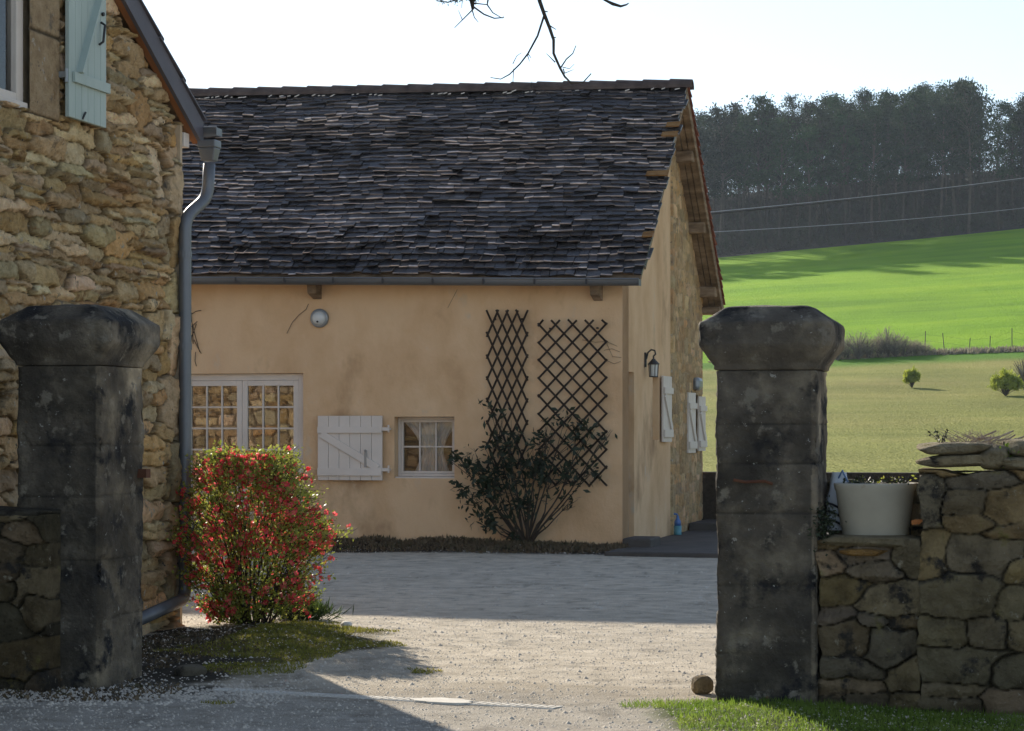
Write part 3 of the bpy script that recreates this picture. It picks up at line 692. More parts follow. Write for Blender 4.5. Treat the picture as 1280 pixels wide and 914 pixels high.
for px in (397, 748):
    x = hx(px); z = EZ0 - .10 + rise(x)
    mb = MB(); mb.hexa([(x - .055, -.22, z - .10), (x + .055, -.22, z - .10), (x - .055, .0, z - .16), (x + .055, .0, z - .16), (x - .055, -.25, z + .03), (x + .055, -.25, z + .03), (x - .055, 0, z + .1), (x + .055, 0, z + .1)])
    mb.build('rafter_end', M['oldwood'], house, bevel=.008)
# chunky foundation step and stone at the corner of the gable
mb = MB(); mb.box(.02, .36, -.12, .55, -.1, .15); o = mb.build('doorstep', M['paving'], house, bevel=.02)
# hairline cracks / dead ivy traces stay on the plaster as thin stems
def wallstem(mb, pts, r):
    P = [(hx(a), -.012, hz(b, hx(a))) for (a, b) in pts]; mb.tube(P, r, 5)
ivy = tag(empty('dead_ivy', (HO[0], HO[1], 0), -A), 'thin brown dead ivy stems clinging to the farmhouse plaster', 'dead ivy')
def ivystem(pts, r_): mb = MB(); wallstem(mb, pts, r_); mb.build('stem', M['bark'], ivy)
ivystem([(359, 417), (366, 403), (374, 394), (383, 387), (386, 380)], .0035)
r = random.Random(12)
for (a, b) in (((236, 385), (250, 440)), ((237, 395), (252, 388)), ((238, 440), (246, 405)), ((236, 410), (247, 402)), ((238, 380), (242, 430)), ((243, 425), (252, 442)), ((236, 432), (243, 415)), ((245, 440), (246, 458)), ((237, 378), (240, 392))):
    ivystem([a, ((a[0] + b[0]) / 2 + r.uniform(-2, 2), (a[1] + b[1]) / 2 + r.uniform(-3, 3)), b], .0045)
for q in ([(728, 425), (745, 428), (758, 427), (772, 433)], [(755, 438), (765, 436), (775, 440)], [(757, 450), (768, 455), (776, 452)], [(758, 428), (766, 446), (777, 447)], [(560, 385), (572, 362)]): ivystem(q, .0022)

def houseobj(o): o.location = Vector((HO[0], HO[1], 0)); o.rotation_euler = (0, 0, -A); return o
# ---- round bulkhead lamp
lx, lz = hx(400), hz(398, hx(400))
t = tag(empty('bulkhead_lamp', (HO[0] + lx * CA, HO[1] - lx * SA, lz), -A), 'round grey bulkhead lamp high on the plaster above the open shutter', 'wall lamp')
mb = MB(); prof = [(.0, .0), (.115, .0), (.115, .03), (.10, .045), (.088, .045)]
def axis_y(mb):   # turn a z-lathe into one pointing to -y
    mb.v = [(x, -z - .001, y) for (x, y, z) in mb.v]; return mb
axis_y(mb.lathe(prof, 0, 0, 32)); mb.build('lamp_base', M['lampgrey'], t, smooth=True)
mb = MB(); axis_y(mb.lathe([(.087, .04), (.08, .065), (.06, .085), (.03, .095), (.0, .097)], 0, 0, 32)); mb.build('lamp_glass', M['lampglass'], t, smooth=True)
mb = MB(); mb.tube([(0, -.09, -.045), (0, -.105, -.045)], .012); mb.build('screw', M['iron'], t)
# ---- lantern on the gable
gy = on_line(HO, V_, 806); gY = HO[1] + gy * CA; lz = zat(461, gY)
t = tag(empty('wall_lantern', (HO[0] + gy * SA, HO[1] + gy * CA, lz), -A), 'small black iron coach lantern on a curved bracket on the gable wall', 'lantern')
mb = MB(); mb.box(.0, .02, -.025, .025, .02, .20); mb.tube([(.02, 0, .12), (.04, 0, .2), (.08, 0, .235), (.125, 0, .225), (.135, 0, .18), (.11, 0, .155), (.11, 0, .12)], .011, 8); mb.build('bracket', M['iron'], t)
mb = MB(); cx = .11
mb.lathe([(0, .13), (.02, .12), (.03, .105), (.075, .06), (.075, .052), (0, .052)], cx, 0, 8); mb.lathe([(.0, -.105), (.058, -.105), (.058, -.093), (0, -.093)], cx, 0, 8)
for k in range(6):
    a = k * math.pi / 3; mb.tube([(cx + .06 * math.cos(a), .06 * math.sin(a), .055), (cx + .052 * math.cos(a), .052 * math.sin(a), -.1)], .0055, 5)
mb.build('lantern_cage', M['iron'], t)
mb = MB(); mb.lathe([(.054, .05), (.046, -.092)], cx, 0, 12); mb.build('lantern_glass', M['lampglass'], t)

# ---- trellises
def trellis(px0, px1, py0, py1, cw, ch, lab):
    x0, x1 = hx(px0), hx(px1); z0, z1 = hz(py1, x0), hz(py0, x0); w, h = x1 - x0, z1 - z0
    root = tag(empty('trellis', (HO[0] + x0 * CA, HO[1] - x0 * SA, z0), -A), lab, 'trellis')
    cwm, chm = w / cw, h / ch
    for fam, sgn in (('slat_layer', 1), ('slat_layer', -1)):
        mb = MB(); m_ = chm / cwm * sgn; r = random.Random(int(px0) + sgn)
        k = -cw - 2
        while k < ch + cw + 2:
            c0 = k * chm + (0 if sgn > 0 else 0)
            # line z = m*x + c ; for negative slope start from top offset
            c = c0 if sgn > 0 else c0 + .0
            pts = []
            xa, xb = 0.0, w
            za, zb = m_ * xa + c, m_ * xb + c
            lo, hi = (0, h)
            def clipx(zv): return (zv - c) / m_
            xs_ = [xa, xb]
            if min(za, zb) < lo:
                xl = clipx(lo); 
                if sgn > 0: xs_[0] = max(xs_[0], xl)
                else: xs_[1] = min(xs_[1], xl)
            if max(za, zb) > hi:
                xl = clipx(hi)
                if sgn > 0: xs_[1] = min(xs_[1], xl)
                else: xs_[0] = max(xs_[0], xl)
            if xs_[1] - xs_[0] > .04:
                e = .012
                pa, pb = xs_[0] - e, xs_[1] + e; y = -.055 if sgn > 0 else -.068
                j = r.uniform(-.006, .006)
                mb.bar((pa, y, m_ * pa + c + j), (pb, y, m_ * pb + c - j), .024, .009, up=(0, 1, 0))
            k += 1
        mb.build(fam, M['trellis'], root)
    for (a, b) in ((.15, .1), (.85, .1), (.15, .95), (.85, .95)): mb = MB(); mb.box(w * a, w * a + .02, -.05, 0, h * b, h * b + .02); mb.build('wall_fixing', M['trellis'], root)
    return root
trellis(611, 660, 391, 583, 4, 7, 'tall narrow dark lattice trellis, left of the two on the farmhouse front')
trellis(675, 759, 402, 606, 4, 9.2, 'wider dark lattice trellis, right of the two on the farmhouse front')

# ---- climbing shrub
def climber():
    base = Vector((hx(662), -.10, .04))
    root = tag(empty('climbing_shrub', (HO[0], HO[1], 0), -A), 'dark leafy climbing shrub fanning from one stem in front of the trellises', 'shrub')
    st = MB(); P = []; D_ = []; r = random.Random(31)
    W = lambda px, py, y=-.12: Vector((hx(px), y, hz(py, hx(px))))
    ends = [(625, 512, 14), (640, 545, 20), (600, 600, 20), (583, 618, 12), (590, 572, 14), (618, 575, 22), (655, 560, 20), (650, 600, 26), (630, 625, 24), (690, 535, 12), (713, 536, 22),
            (765, 544, 7), (735, 545, 14), (700, 590, 18), (728, 585, 14), (745, 590, 8), (608, 640, 16), (680, 575, 20), (665, 620, 18), (575, 571, 8), (718, 625, 9), (637, 665, 9), (612, 652, 10), (688, 545, 12), (660, 590, 20), (622, 600, 20)]
    for (px, py, rad) in ends:
        e = W(px, py, -.16 + r.uniform(-.1, .05)); mid = base.lerp(e, .5) + Vector((r.uniform(-.06, .06), -.03, r.uniform(-.06, .02)))
        q1 = base.lerp(mid, .5) + Vector((r.uniform(-.03, .03), 0, r.uniform(-.02, .03))); q2 = mid.lerp(e, .5) + Vector((r.uniform(-.04, .04), -.02, .03))
        pts = [base + Vector((r.uniform(-.03, .03), 0, 0)), q1, mid, q2, e]; st.tube(pts, [.016, .011, .008, .006, .003], 6)
        rm = rad * .0095
        n = int(5 + rad * rad * .20)
        for k in range(n):
            a = r.uniform(0, 6.28); rr = rm * math.sqrt(r.random()) * 1.2
            q_ = (e.x + rr * math.cos(a) * 1.15, e.y + r.uniform(-.10, .07), e.z + rr * math.sin(a))
            if noise.noise(Vector((q_[0] * 4.5, 2.2, q_[2] * 4.5))) > -.12: P.append(q_) 
        for k in range(14):   # leaves along the branch
            q = q2.lerp(e, r.random()) if r.random() < .6 else mid.lerp(q2, r.random()); P.append((q.x + r.uniform(-.05, .05), q.y + r.uniform(-.05, .05), q.z + r.uniform(-.05, .05)))
        for k in range(4):
            a = r.uniform(0, 6.28); st.tube([q2, e + Vector((rm * math.cos(a), 0, rm * math.sin(a)))], [.004, .002], 4)
    st.build('stems', M['bark'], root, smooth=True)
    rg = np.random.default_rng(5); P = np.array(P); Dd = rg.normal(size=P.shape); Dd[:, 2] -= .3
    leaves('foliage', P, .095, M['darkleaf'], root, asp=.42, D=Dd, rg=rg)
climber()

# ---- terrace, steps, low wall and bits at the right of the farmhouse
terr = tag(empty('terrace', (HO[0], HO[1], 0), -A), 'dark paved terrace with one step along the farmhouse gable', 'terrace')
mb = MB(); mb.box(.03, 3.2, -1.2, 4.55, -.2, .05); mb.build('lower_paving', M['paving'], terr, bevel=.015)
mb = MB(); mb.box(.05, 3.2, 4.4, 9.5, -.2, .155); mb.build('upper_paving', M['paving'], terr, bevel=.015)
mb = MB()
px_ = on_line(HO, V_, 877)
o = MB(); o.box(-.3, 3.2, 5.76, 6.0, 0, .83); o = o.build('low_wall', M['soil'], bevel=.02); houseobj(o); tag(o, 'low dark rendered wall behind the terrace, beyond the gable', 'wall')
def lwpt(px, py, z):   # world point on horizontal plane z
    return gpt(px, py, z)
x, y, z = gpt(839, 662, .06)
t = tag(empty('spray_bottle', (x, y, .155), 0), 'blue and teal spray bottle standing against the gable foot', 'bottle')
t.location = (HO[0] + .12 * CA + 3.1 * SA, HO[1] - .12 * SA + 3.1 * CA, .05)
mb = MB(); mb.lathe([(0, 0), (.05, 0), (.052, .01), (.05, .12), (.0, .12)], 0, 0, 16); mb.build('bottle_body', M['tealbottle'], t, smooth=True)
mb = MB(); mb.lathe([(.0, .12), (.045, .12), (.042, .18), (.018, .22), (.018, .25), (0, .25)], 0, 0, 16); mb.build('bottle_sleeve', M['bluebottle'], t, smooth=True)
mb = MB(); mb.tube([(0, 0, .25), (-.01, 0, .27), (-.05, 0, .275)], .012); mb.build('spray_head', M['bluebottle'], t)
x, y, z = gpt(887, 636, .155)

# ================================================================== STONE HOUSE (left, near)
SK = .93; SO = (-2.55 * SK, 17.1 * SK)
sh = tag(empty('stone_house', (SO[0], SO[1], 1.4 * (1 - SK)), -A), 'honey coloured rubble stone house with the gable close on the left', 'house')
sh.scale = (SK, SK, SK)
SP = math.atan(.575); TS = .575
def sroof(t): return 3.757 + TS * t        # underside over the wall at distance t from the far corner
wy0, wy1, wz0, wz1 = -3.72, -2.55, 3.50, 4.75
def stone_body():
    mb = MB(); wall_panel(mb, -7.4, 0, -.4, 6.2, [(wy0, wy1, wz0, wz1)], .4, lambda a, z, d: (-.03 - d, a, z))
    me = bpy.data.meshes.new('gable_wall'); me.from_pydata(mb.v, [], mb.f)
    bm = bmesh.new(); bm.from_mesh(me); bmesh.ops.remove_doubles(bm, verts=bm.verts, dist=1e-5)
    for s in (1, -1):
        yb = 0 if s == 1 else -7.4
        bmesh.ops.bisect_plane(bm, geom=bm.verts[:] + bm.edges[:] + bm.faces[:], plane_co=(0, yb, 3.757), plane_no=(0, s * math.sin(SP), math.cos(SP)), clear_outer=True)
    bm.to_mesh(me); bm.free(); me.materials.append(M['rubble']); set_col(me, np.ones((len(me.vertices), 3)) * np.array([.45, .38, .28]))
    o = bpy.data.objects.new('gable_wall', me); COL.objects.link(o); o.parent = sh
    def seen(x0, x1, nm, yy, sgn, seed):   # long walls with rubble relief
        nu, nv = 520, 150; xs = np.linspace(x0, x1, nu); zs = np.linspace(-.3, 3.75, nv); X, Z = np.meshgrid(xs, zs, indexing='ij')
        F1, F2, I = rubble(X, Z, courses(x0, x1, -.3, 3.9, (.14, .26), (.2, .5), seed), .04, seed=seed); ed = sstep(.02, .3, F2 - F1)
        P = np.stack([X.ravel(), yy + sgn * .05 * ed, Z.ravel()], 1); Fq = grid_faces(nu, nv)
        np_mesh(nm, P, Fq if sgn < 0 else Fq[:, ::-1], M['rubble'], sh, smooth=True, colors=stone_cols(I, ed, PAL_WARM * np.array([.92, .90, .92]), (.34, .27, .22), seed))
    seen(-14, -.02, 'rear_wall', -.02, 1, 71); seen(-14, -.02, 'front_wall', -7.38, -1, 72)
    mb = MB(); mb.box(-14, -.44, -.4, -.03, -.6, 3.74); mb.box(-14, -.44, -7.37, -7.0, -.4, 3.74); mb.box(-14, -13.7, -7.0, -.4, -.4, 5.6)
    mb.build('inner_wall', M['ashlar'], sh)
    mb = MB(); mb.box(-2.2, -2.1, -5, -.6, 2.4, 5.0); mb.build('room_interior', M['dark'], sh)
stone_body()
def stone_gable():
    rngw = [1.08]
    y0, y1, z0, z1 = -3.75, .015, -.15, 5.9; nu, nv = 340, 640
    yy = np.linspace(y0, y1, nu); zz = np.linspace(z0, z1, nv); Yg, Zg = np.meshgrid(yy, zz, indexing='ij')
    top = 3.745 - TS * np.minimum(Yg, 0)
    Zc = np.minimum(Zg, top)
    # thin slabs up by the rake, larger blocks low and left
    S = []
    for (u0, u1, v0, v1, hr, wr, sd) in ((-4, .1, -.3, 1.2, (.08, .17), (.2, .6), 1), (-4, .1, 1.2, 2.6, (.06, .15), (.18, .55), 2), (-4, .1, 2.6, 3.45, (.055, .17), (.2, .65), 3), (-4, -1.15, 3.45, 6, (.06, .15), (.2, .6), 4), (-1.15, .1, 3.45, 6, (.07, .17), (.25, .6), 6)):
        for s in courses(u0, u1, v0, v1, hr, wr, sd, .3):
            if u0 - .1 < s[0] < u1 + .1: S.append(s)
    r = random.Random(8)
    # slab zone right of the shutter
    S = [s for s in S if not (-1.35 < s[0] < -.28 and 2.55 < s[1] < 4.2)]
    v = 2.55
    while v < 4.25:
        h = r.uniform(.045, .085); u = -1.35
        while u < -.28: w = r.uniform(.25, .7); S.append((u + w / 2, v + h / 2 + r.uniform(-.012, .012), w / 2, h / 2)); u += w
        v += h
    for (a, b, c, d) in ((-.75, 3.75, .2, .17), (-.95, 4.1, .18, .14), (-.42, 3.35, .17, .2), (-.22, 2.95, .2, .24), (-1.1, 2.75, .22, .1)): 
        S = [s for s in S if not (abs(s[0] - a) < c * .8 and abs(s[1] - b) < d * .8)]; S.append((a, b, c, d))
    # quoins at the corner
    S = [s for s in S if s[0] < -.26 or s[1] > 3.3]; v = -.3; k = 0
    while v < 3.7:
        h = r.uniform(.28, .5); w = (.30, .17)[k % 2] + r.uniform(-.03, .05); S.append((-w / 2, v + h / 2, w / 2, h / 2)); 
        if w < .25: S.append((-w - .08, v + h * .3, .08, h * .3)); S.append((-w - .08, v + h * .8, .08, h * .22))
        v += h; k += 1
    F1, F2, I = rubble(Yg, Zc, S, .042, wscale=9, seed=3)
    e = F2 - F1; ed = sstep(.02, .15, e)
    u, v = Yg.ravel(), Zc.ravel()
    rg = np.random.default_rng(4); sh_ = rg.uniform(-.02, .02, int(I.max()) + 1)[I]
    tilt = rg.uniform(-.12, .12, int(I.max()) + 1)[I] * (v - np.array(S)[I, 1])
    h = ed * (.050 + sh_ * 1.5 + tilt * .9 + facets(I, u, v, S, 9, .05)) - .03 + .012 * fbm(u * 14, v * 14, 0, 3, 6) * (.4 + ed) + .012 * fbm(u * 38, v * 38, 0, 3, 8)
    # smoother, greyer render smears low down
    cols = stone_cols(I, ed, PAL_WARM * rngw[0], (.24, .175, .10), 11)
    gx = sstep(.0, .5, fbm(u * .7, v * .7, 0, 3, 15)); cols = cols * (1 - .18 * gx[:, None])
    orange = sstep(.1, .5, fbm(u * 1.6, v * 1.1, 0, 3, 25)) * sstep(-2, -1, u); cols = cols * (1 - orange[:, None] * .22 * (1 - np.array([1.05, .78, .52])) * 1.6)
    # dressed window surround
    ja, jb = wy1, -2.09
    am = (u > ja - .02) & (u < jb) & (v > wz0 - .02)
    aj = np.minimum(np.abs(((v - 3.48) % .56)), .56 - ((v - 3.48) % .56)); ae = sstep(.006, .02, aj + .004 * fbm(u * 20, v * 20, 0, 2, 2)) * sstep(0, .015, jb - u)
    h = np.where(am, .012 + .012 * ae + .0015 * fbm(u * 30, v * 30, 0, 3, 3), h)
    ac = np.array([.60, .47, .33]) * (1 + .08 * fbm(u * 4, v * 4, 0, 3, 7))[:, None]; cols = np.where(am[:, None], ac * (.25 + .75 * ae)[:, None], cols)
    P = np.stack([h, u, v], 1)
    Fq = grid_faces(nu, nv); cy = u[Fq].mean(1); cz = v[Fq].mean(1); keep = ~((cy < wy1 - .004) & (cy > wy0) & (cz > wz0) & (cz < wz1))
    np_mesh('rubble_facing', P, Fq[keep], M['rubble'], sh, smooth=True, colors=cols)
    mb = MB(); mb.box(-.03, .03, -.03, .012, -.3, 3.74); mb.build('corner_stone', M['ashlar'], sh)
stone_gable()
# window (frame, pane), sill, curtain on the gable
def gwin():
    f = MB(); fr = .10; x0, x1 = -.09, -.02
    f.box(x0, x1, wy0, wy0 + fr, wz0, wz1); f.box(x0, x1, wy1 - fr, wy1 - .003, wz0, wz1); f.box(x0, x1, wy0 + fr, wy1 - fr, wz1 - fr, wz1); f.box(x0, x1, wy0 + fr, wy1 - fr, wz0 + .003, wz0 + fr)
    f.box(x0 + .01, x1 + .004, (wy0 + wy1) / 2 - .05, (wy0 + wy1) / 2 + .05, wz0 + fr, wz1 - fr)
    o = f.build('window', M['frame_white'], sh, bevel=.006)
    f = MB(); f.box(-.019, .012, wy0, wy1 - .003, wz0 - .0, wz0 + .045); f.build('window_sill', M['frame_white'], o, bevel=.005)
    g = MB(); g.quad((-.06, wy0 + fr, wz0 + fr), (-.06, wy1 - fr, wz0 + fr), (-.06, wy1 - fr, wz1 - fr), (-.06, wy0 + fr, wz1 - fr)); g.build('pane', M['glass2'], o)
    P = []; n, k = 20, 30
    for i in range(n):
        for j in range(k):
            s = j / (k - 1); y = wy1 - .12 - s * 1.0; zb = wz0 + .40 + .18 * abs(math.sin(s * 5.2)) ; z = wz1 - .02 + (zb - wz1) * i / (n - 1)
            P.append((-.16 + .012 * math.sin(s * 60), y, z))
    np_mesh('curtain', P, grid_faces(n, k), M['curtain'], o, smooth=True)
gwin()
# pale blue shutter folded against the wall
def blue():
    w, h = .60, 1.35; bz = 3.52
    def B(mb, a0, a1, z0, z1, x0, x1): mb.box(x0, x1, -2.09 + a0, -2.09 + a1, bz + z0, bz + z1)
    mb = MB(); n = 6
    for i in range(n): B(mb, i * w / n + .0015, (i + 1) * w / n - .0015, 0, h, .055, .085)
    o = mb.build('shutter', M['blueshutter'], sh, bevel=.004); o['label'] = 'pale blue boarded shutter with diagonal brace and black handle'
    mb = MB(); B(mb, .05, w + .02, .24, .31, .0865, .108); mb.bar((.098, -2.09 + .12, bz + .31), (.098, -2.09 + w - .02, bz + 1.12), .022, .075, up=(1, 0, 0))
    mb.box(.0865, .108, -2.09 + .05, -2.09 + w + .02, bz + 1.12, bz + 1.19)
    mb.build('brace', M['blueshutter'], o, bevel=.003)
    mb = MB(); mb.tube([(.09, -2.09 + .50, bz + .72), (.12, -2.09 + .50, bz + .70), (.12, -2.09 + .47, bz + .58), (.09, -2.09 + .47, bz + .56)], .009); mb.build('handle', M['iron'], o)
    mb = MB(); mb.tube([(.09, -2.09 + .52, bz + .78), (.105, -2.09 + .52, bz + .78)], .014); mb.build('keeper', M['iron'], o)
    mb = MB(); mb.tube([(.085, -2.09 + .21, bz + .01), (.1, -2.09 + .23, bz + .06)], .008); mb.build('catch', M['iron'], o)
    mb = MB(); mb.box(.02, .075, -2.12, -2.07, bz + .26, bz + .30); mb.tube([(.07, -2.1, bz + .23), (.07, -2.1, bz + .32)], .013); mb.build('hinge', M['lampgrey'], o)
blue()
# roof of the stone house
mb = MB(); OV = .10; tE = .24     # overhang of verge, eave run-out beyond the corner
def sq(x, y, dz):
    t = -y if y > -3.7 else 7.4 + y
    return (x, y, 3.757 + TS * t + dz)
for (ya, yb) in ((tE, -3.7), (-7.4 - tE, -3.7)):
    mb.hexa([sq(-14.2, ya, .03), sq(OV - .02, ya, .03), sq(-14.2, yb, .03), sq(OV - .02, yb, .03), sq(-14.2, ya, .17), sq(OV - .02, ya, .17), sq(-14.2, yb, .17), sq(OV - .02, yb, .17)])
mb.build('roof', M['oldwood'], sh)
mb = MB()
mb.hexa([sq(.03, tE - .02, -.005), sq(OV - .02, tE - .02, -.005), sq(.03, -3.7, -.005), sq(OV - .02, -3.7, -.005), sq(.03, tE - .02, .028), sq(OV - .02, tE - .02, .028), sq(.03, -3.7, .028), sq(OV - .02, -3.7, .028)])
mb.build('soffit', M['soffit'], sh)
mb = MB()
for (ya, yb) in ((tE, -3.7), (-7.4 - tE, -3.7)):
    mb.hexa([sq(OV - .018, ya, -.01), sq(OV + .012, ya, -.01), sq(OV - .018, yb, -.01), sq(OV + .012, yb, -.01), sq(OV - .018, ya, .175), sq(OV + .012, ya, .175), sq(OV - .018, yb, .175), sq(OV + .012, yb, .175)])
mb.build('bargeboard', M['slate_dark'], sh)
mb = MB(); y = tE + .03; r = random.Random(2)
while y > -3.7:
    l = .42; mb.hexa([sq(-14.2, y, .20), sq(OV + .03, y, .20), sq(-14.2, y - l * 1.15, .172), sq(OV + .03, y - l * 1.15, .172), sq(-14.2, y, .215), sq(OV + .03, y, .215), sq(-14.2, y - l * 1.15, .186), sq(OV + .03, y - l * 1.15, .186)]); y -= l
y = -7.4 - tE - .03
while y < -3.7:
    l = .42; mb.hexa([sq(-14.2, y, .20), sq(OV + .03, y, .20), sq(-14.2, y + l * 1.15, .172), sq(OV + .03, y + l * 1.15, .172), sq(-14.2, y, .215), sq(OV + .03, y, .215), sq(-14.2, y + l * 1.15, .186), sq(OV + .03, y + l * 1.15, .186)]); y += l
mb.build('roof_tiles', M['slate_dark'], sh)
gutter('gutter', -14.2, .22, tE + .055, lambda x: 3.757 - TS * tE + .13, .06, sh, M['zinc'])
mb = MB(); mb.box(-.03, .045, .02, .12, 3.58, 3.69); mb.build('eave_block', M['white'], sh, bevel=.006)
# rainwater head + downpipe
mb = MB(); hxx, hyy, hzz = .155, .25, 3.60
mb.hexa([(hxx - .06, hyy - .06, hzz - .13), (hxx + .06, hyy - .06, hzz - .13), (hxx - .06, hyy + .06, hzz - .13), (hxx + .06, hyy + .06, hzz - .13), (hxx - .085, hyy - .08, hzz - .01), (hxx + .085, hyy - .08, hzz - .01), (hxx - .085, hyy + .08, hzz - .01), (hxx + .085, hyy + .08, hzz - .01)])
mb.box(hxx - .09, hxx + .09, hyy - .085, hyy + .085, hzz - .01, hzz + .06); mb.v = [(hxx + (a - hxx) * .82, hyy + (b - hyy) * .82, hzz + (c - hzz) * .85) for (a, b, c) in mb.v]; mb.build('rainwater_head', M['zinc'], sh, bevel=.008)
def arc(pts, n=5):
    out = [Vector(pts[0])]
    for i in range(1, len(pts) - 1):
        a, b, c = Vector(pts[i - 1]), Vector(pts[i]), Vector(pts[i + 1]); l = min(.10, (a - b).length * .45, (c - b).length * .45)
        p, q = b + (a - b).normalized() * l, b + (c - b).normalized() * l
        for k in range(n + 1): t = k / n; out.append(p * (1 - t) ** 2 + b * 2 * t * (1 - t) + q * t * t)
    out.append(Vector(pts[-1])); return out
mb = MB(); pl = arc([(hxx, hyy, 3.47), (hxx - .01, hyy - .01, 3.21), (.075, -.04, 3.03), (.075, -.04, .13), (.075, -.98, .035)]); mb.tube(pl, .048, 14)
dp = mb.build('downpipe', M['zinc'], sh, smooth=True)
for z in (2.75, 2.05, .95, .4): mb = MB(); mb.tube([(.075, -.04, z - .025), (.075, -.04, z + .025)], .053, 14); mb.box(.0, .05, -.05, -.03, z - .008, z + .008); mb.build('pipe_collar', M['zinc'], dp)

# ================================================================== GATE PILLARS
def pillar(name, O, w, dp_, zs, ztop, label, joints, capo=.07, seed=1, tilt=0):
    root = tag(empty(name, (O[0], O[1], 0), -A), label, 'gate pillar', 'stone gate pillars')
    def displaced(part, rings, n, amp, smooth=True, colf=None, joints=()):
        # rings: list of (z, grow) ; outline = rectangle grown by 'grow', n points per side
        V = []; 
        for (z, g) in rings:
            x0, x1, y0, y1 = -g, w + g, -g, dp_ + g; rc = .015
            loop = []
            for (ax, ay, bx, by) in ((x0, y0, x1, y0), (x1, y0, x1, y1), (x1, y1, x0, y1), (x0, y1, x0, y0)):
                for k in range(n):
                    t = k / n; loop.append((ax + (bx - ax) * t, ay + (by - ay) * t))
            for (x, y) in loop: V.append((x, y, z))
        V = np.array(V); m_ = 4 * n
        cx, cy = w / 2, dp_ / 2
        # round the arrises: pull in points near corners
        gx = np.repeat([g for (_, g) in rings], m_)
        hx_, hy_ = w / 2 + gx, dp_ / 2 + gx
        dx, dy = hx_ - np.abs(V[:, 0] - cx), hy_ - np.abs(V[:, 1] - cy)
        cr = .03 * (1 + .8 * fbm(V[:, 2] * 5, V[:, 0] * 0 + seed, 0, 3, seed)); s_ = np.clip(1 - (dx + dy) / cr, 0, 1) * .35 * cr
        V[:, 0] -= np.sign(V[:, 0] - cx) * s_; V[:, 1] -= np.sign(V[:, 1] - cy) * s_
        f = fbm(V[:, 0] * 3 + seed, V[:, 1] * 3, V[:, 2] * 3, 4, seed) * amp + fbm(V[:, 0] * 14 + seed, V[:, 1] * 14, V[:, 2] * 14, 3, seed + 3) * amp * .7 + fbm(V[:, 0] * 42 + seed, V[:, 1] * 42, V[:, 2] * 42, 2, seed + 5) * .0045
        chips = -sstep(.35, .6, fbm(V[:, 0] * 6, V[:, 1] * 6, V[:, 2] * 6, 3, seed + 8)) * amp * 1.4
        jd = np.ones(len(V))
        for (jz) in joints:
            zz = V[:, 2] + .008 * fbm(V[:, 0] * 6, V[:, 1] * 6, jz, 3, 2); jd = np.minimum(jd, sstep(.001, .009, np.abs(zz - jz)) * .6 + .4 * sstep(-.2, .3, fbm(V[:, 0] * 5, V[:, 1] * 5, jz, 2, 6)))
        f = f + chips - (1 - jd) * .012
        outx = np.where(dx < dy, np.sign(V[:, 0] - cx), 0); outy = np.where(dx >= dy, np.sign(V[:, 1] - cy), 0)
        V[:, 0] += outx * f; V[:, 1] += outy * f
        nr = len(rings); Fq = []
        for i in range(nr - 1):
            for k in range(m_): Fq.append((i * m_ + k, i * m_ + (k + 1) % m_, (i + 1) * m_ + (k + 1) % m_, (i + 1) * m_ + k))
        # cap the top with shrinking rings
        C = np.array([cx, cy, V[-m_:, 2].mean()]); last = V[-m_:]; base = (nr - 1) * m_; allV = [V]
        cur = base; cnt = len(V)
        for q in (.8, .6, .4, .2, .02):
            ring = C + (last - C) * q; ring[:, 2] = last[:, 2].mean() + .012 * fbm(ring[:, 0] * 8, ring[:, 1] * 8, seed, 3, 5) * (1 - q * .5) + .004
            allV.append(ring)
            for k in range(m_): Fq.append((cur + k, cur + (k + 1) % m_, cnt + (k + 1) % m_, cnt + k))
            cur = cnt; cnt += m_
        V = np.concatenate(allV)
        c = np.ones((len(V), 3)); cc = fbm(V[:, 0] * 1.5, V[:, 1] * 1.5, V[:, 2] * 2.5, 3, seed + 4); c *= (1.2 + .9 * cc)[:, None] * (1 + .35 * fbm(V[:, 0] * 9, V[:, 1] * 9, V[:, 2] * 9, 3, seed + 14))[:, None]
        jj = np.concatenate([jd, np.ones(len(V) - len(jd))]); c = c * (.42 + .58 * jj)[:, None]
        if colf is not None: c = colf(V, c)
        return np_mesh(part, V, Fq, M['pillar'], root, smooth=True, colors=c)
    zz = list(np.linspace(-.15, zs, int((zs + .15) / .009)))
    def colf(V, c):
        # side face to the right is coloured lighter and slightly warmer
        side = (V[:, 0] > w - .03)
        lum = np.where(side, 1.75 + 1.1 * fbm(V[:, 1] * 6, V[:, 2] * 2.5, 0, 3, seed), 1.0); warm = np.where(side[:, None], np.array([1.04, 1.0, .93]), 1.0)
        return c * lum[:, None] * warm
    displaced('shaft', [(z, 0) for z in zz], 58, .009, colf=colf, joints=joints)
    H = ztop - zs; prof = [(zs + .004, -.004), (zs + .01, .006), (zs + H * .08, .008), (zs + H * .2, capo * .45), (zs + H * .32, capo * .82), (zs + H * .40, capo), (zs + H * .70, capo), (zs + H * .74, capo * .95), (zs + H * .98, capo - .115), (ztop, capo - .14)]
    dense = []
    for i in range(len(prof) - 1):
        k = max(1, int(abs(prof[i + 1][0] - prof[i][0]) / .011) + (2 if abs(prof[i + 1][1] - prof[i][1]) > .03 else 0))
        for j in range(k): t = j / k; dense.append((prof[i][0] * (1 - t) + prof[i + 1][0] * t, prof[i][1] * (1 - t) + prof[i + 1][1] * t))
    dense.append(prof[-1])
    displaced('capstone', dense, 50, .013)
    return root
PR = (1.036, 11.46); PL = (-2.73, 12.30)
pr = pillar('gate_pillar', PR, .525, .52, 1.712, 2.045, 'weathered dark stone gate pillar at the right end of the gateway by the pot', (.27, .62, .99, 1.24, 1.44), .075, 1)
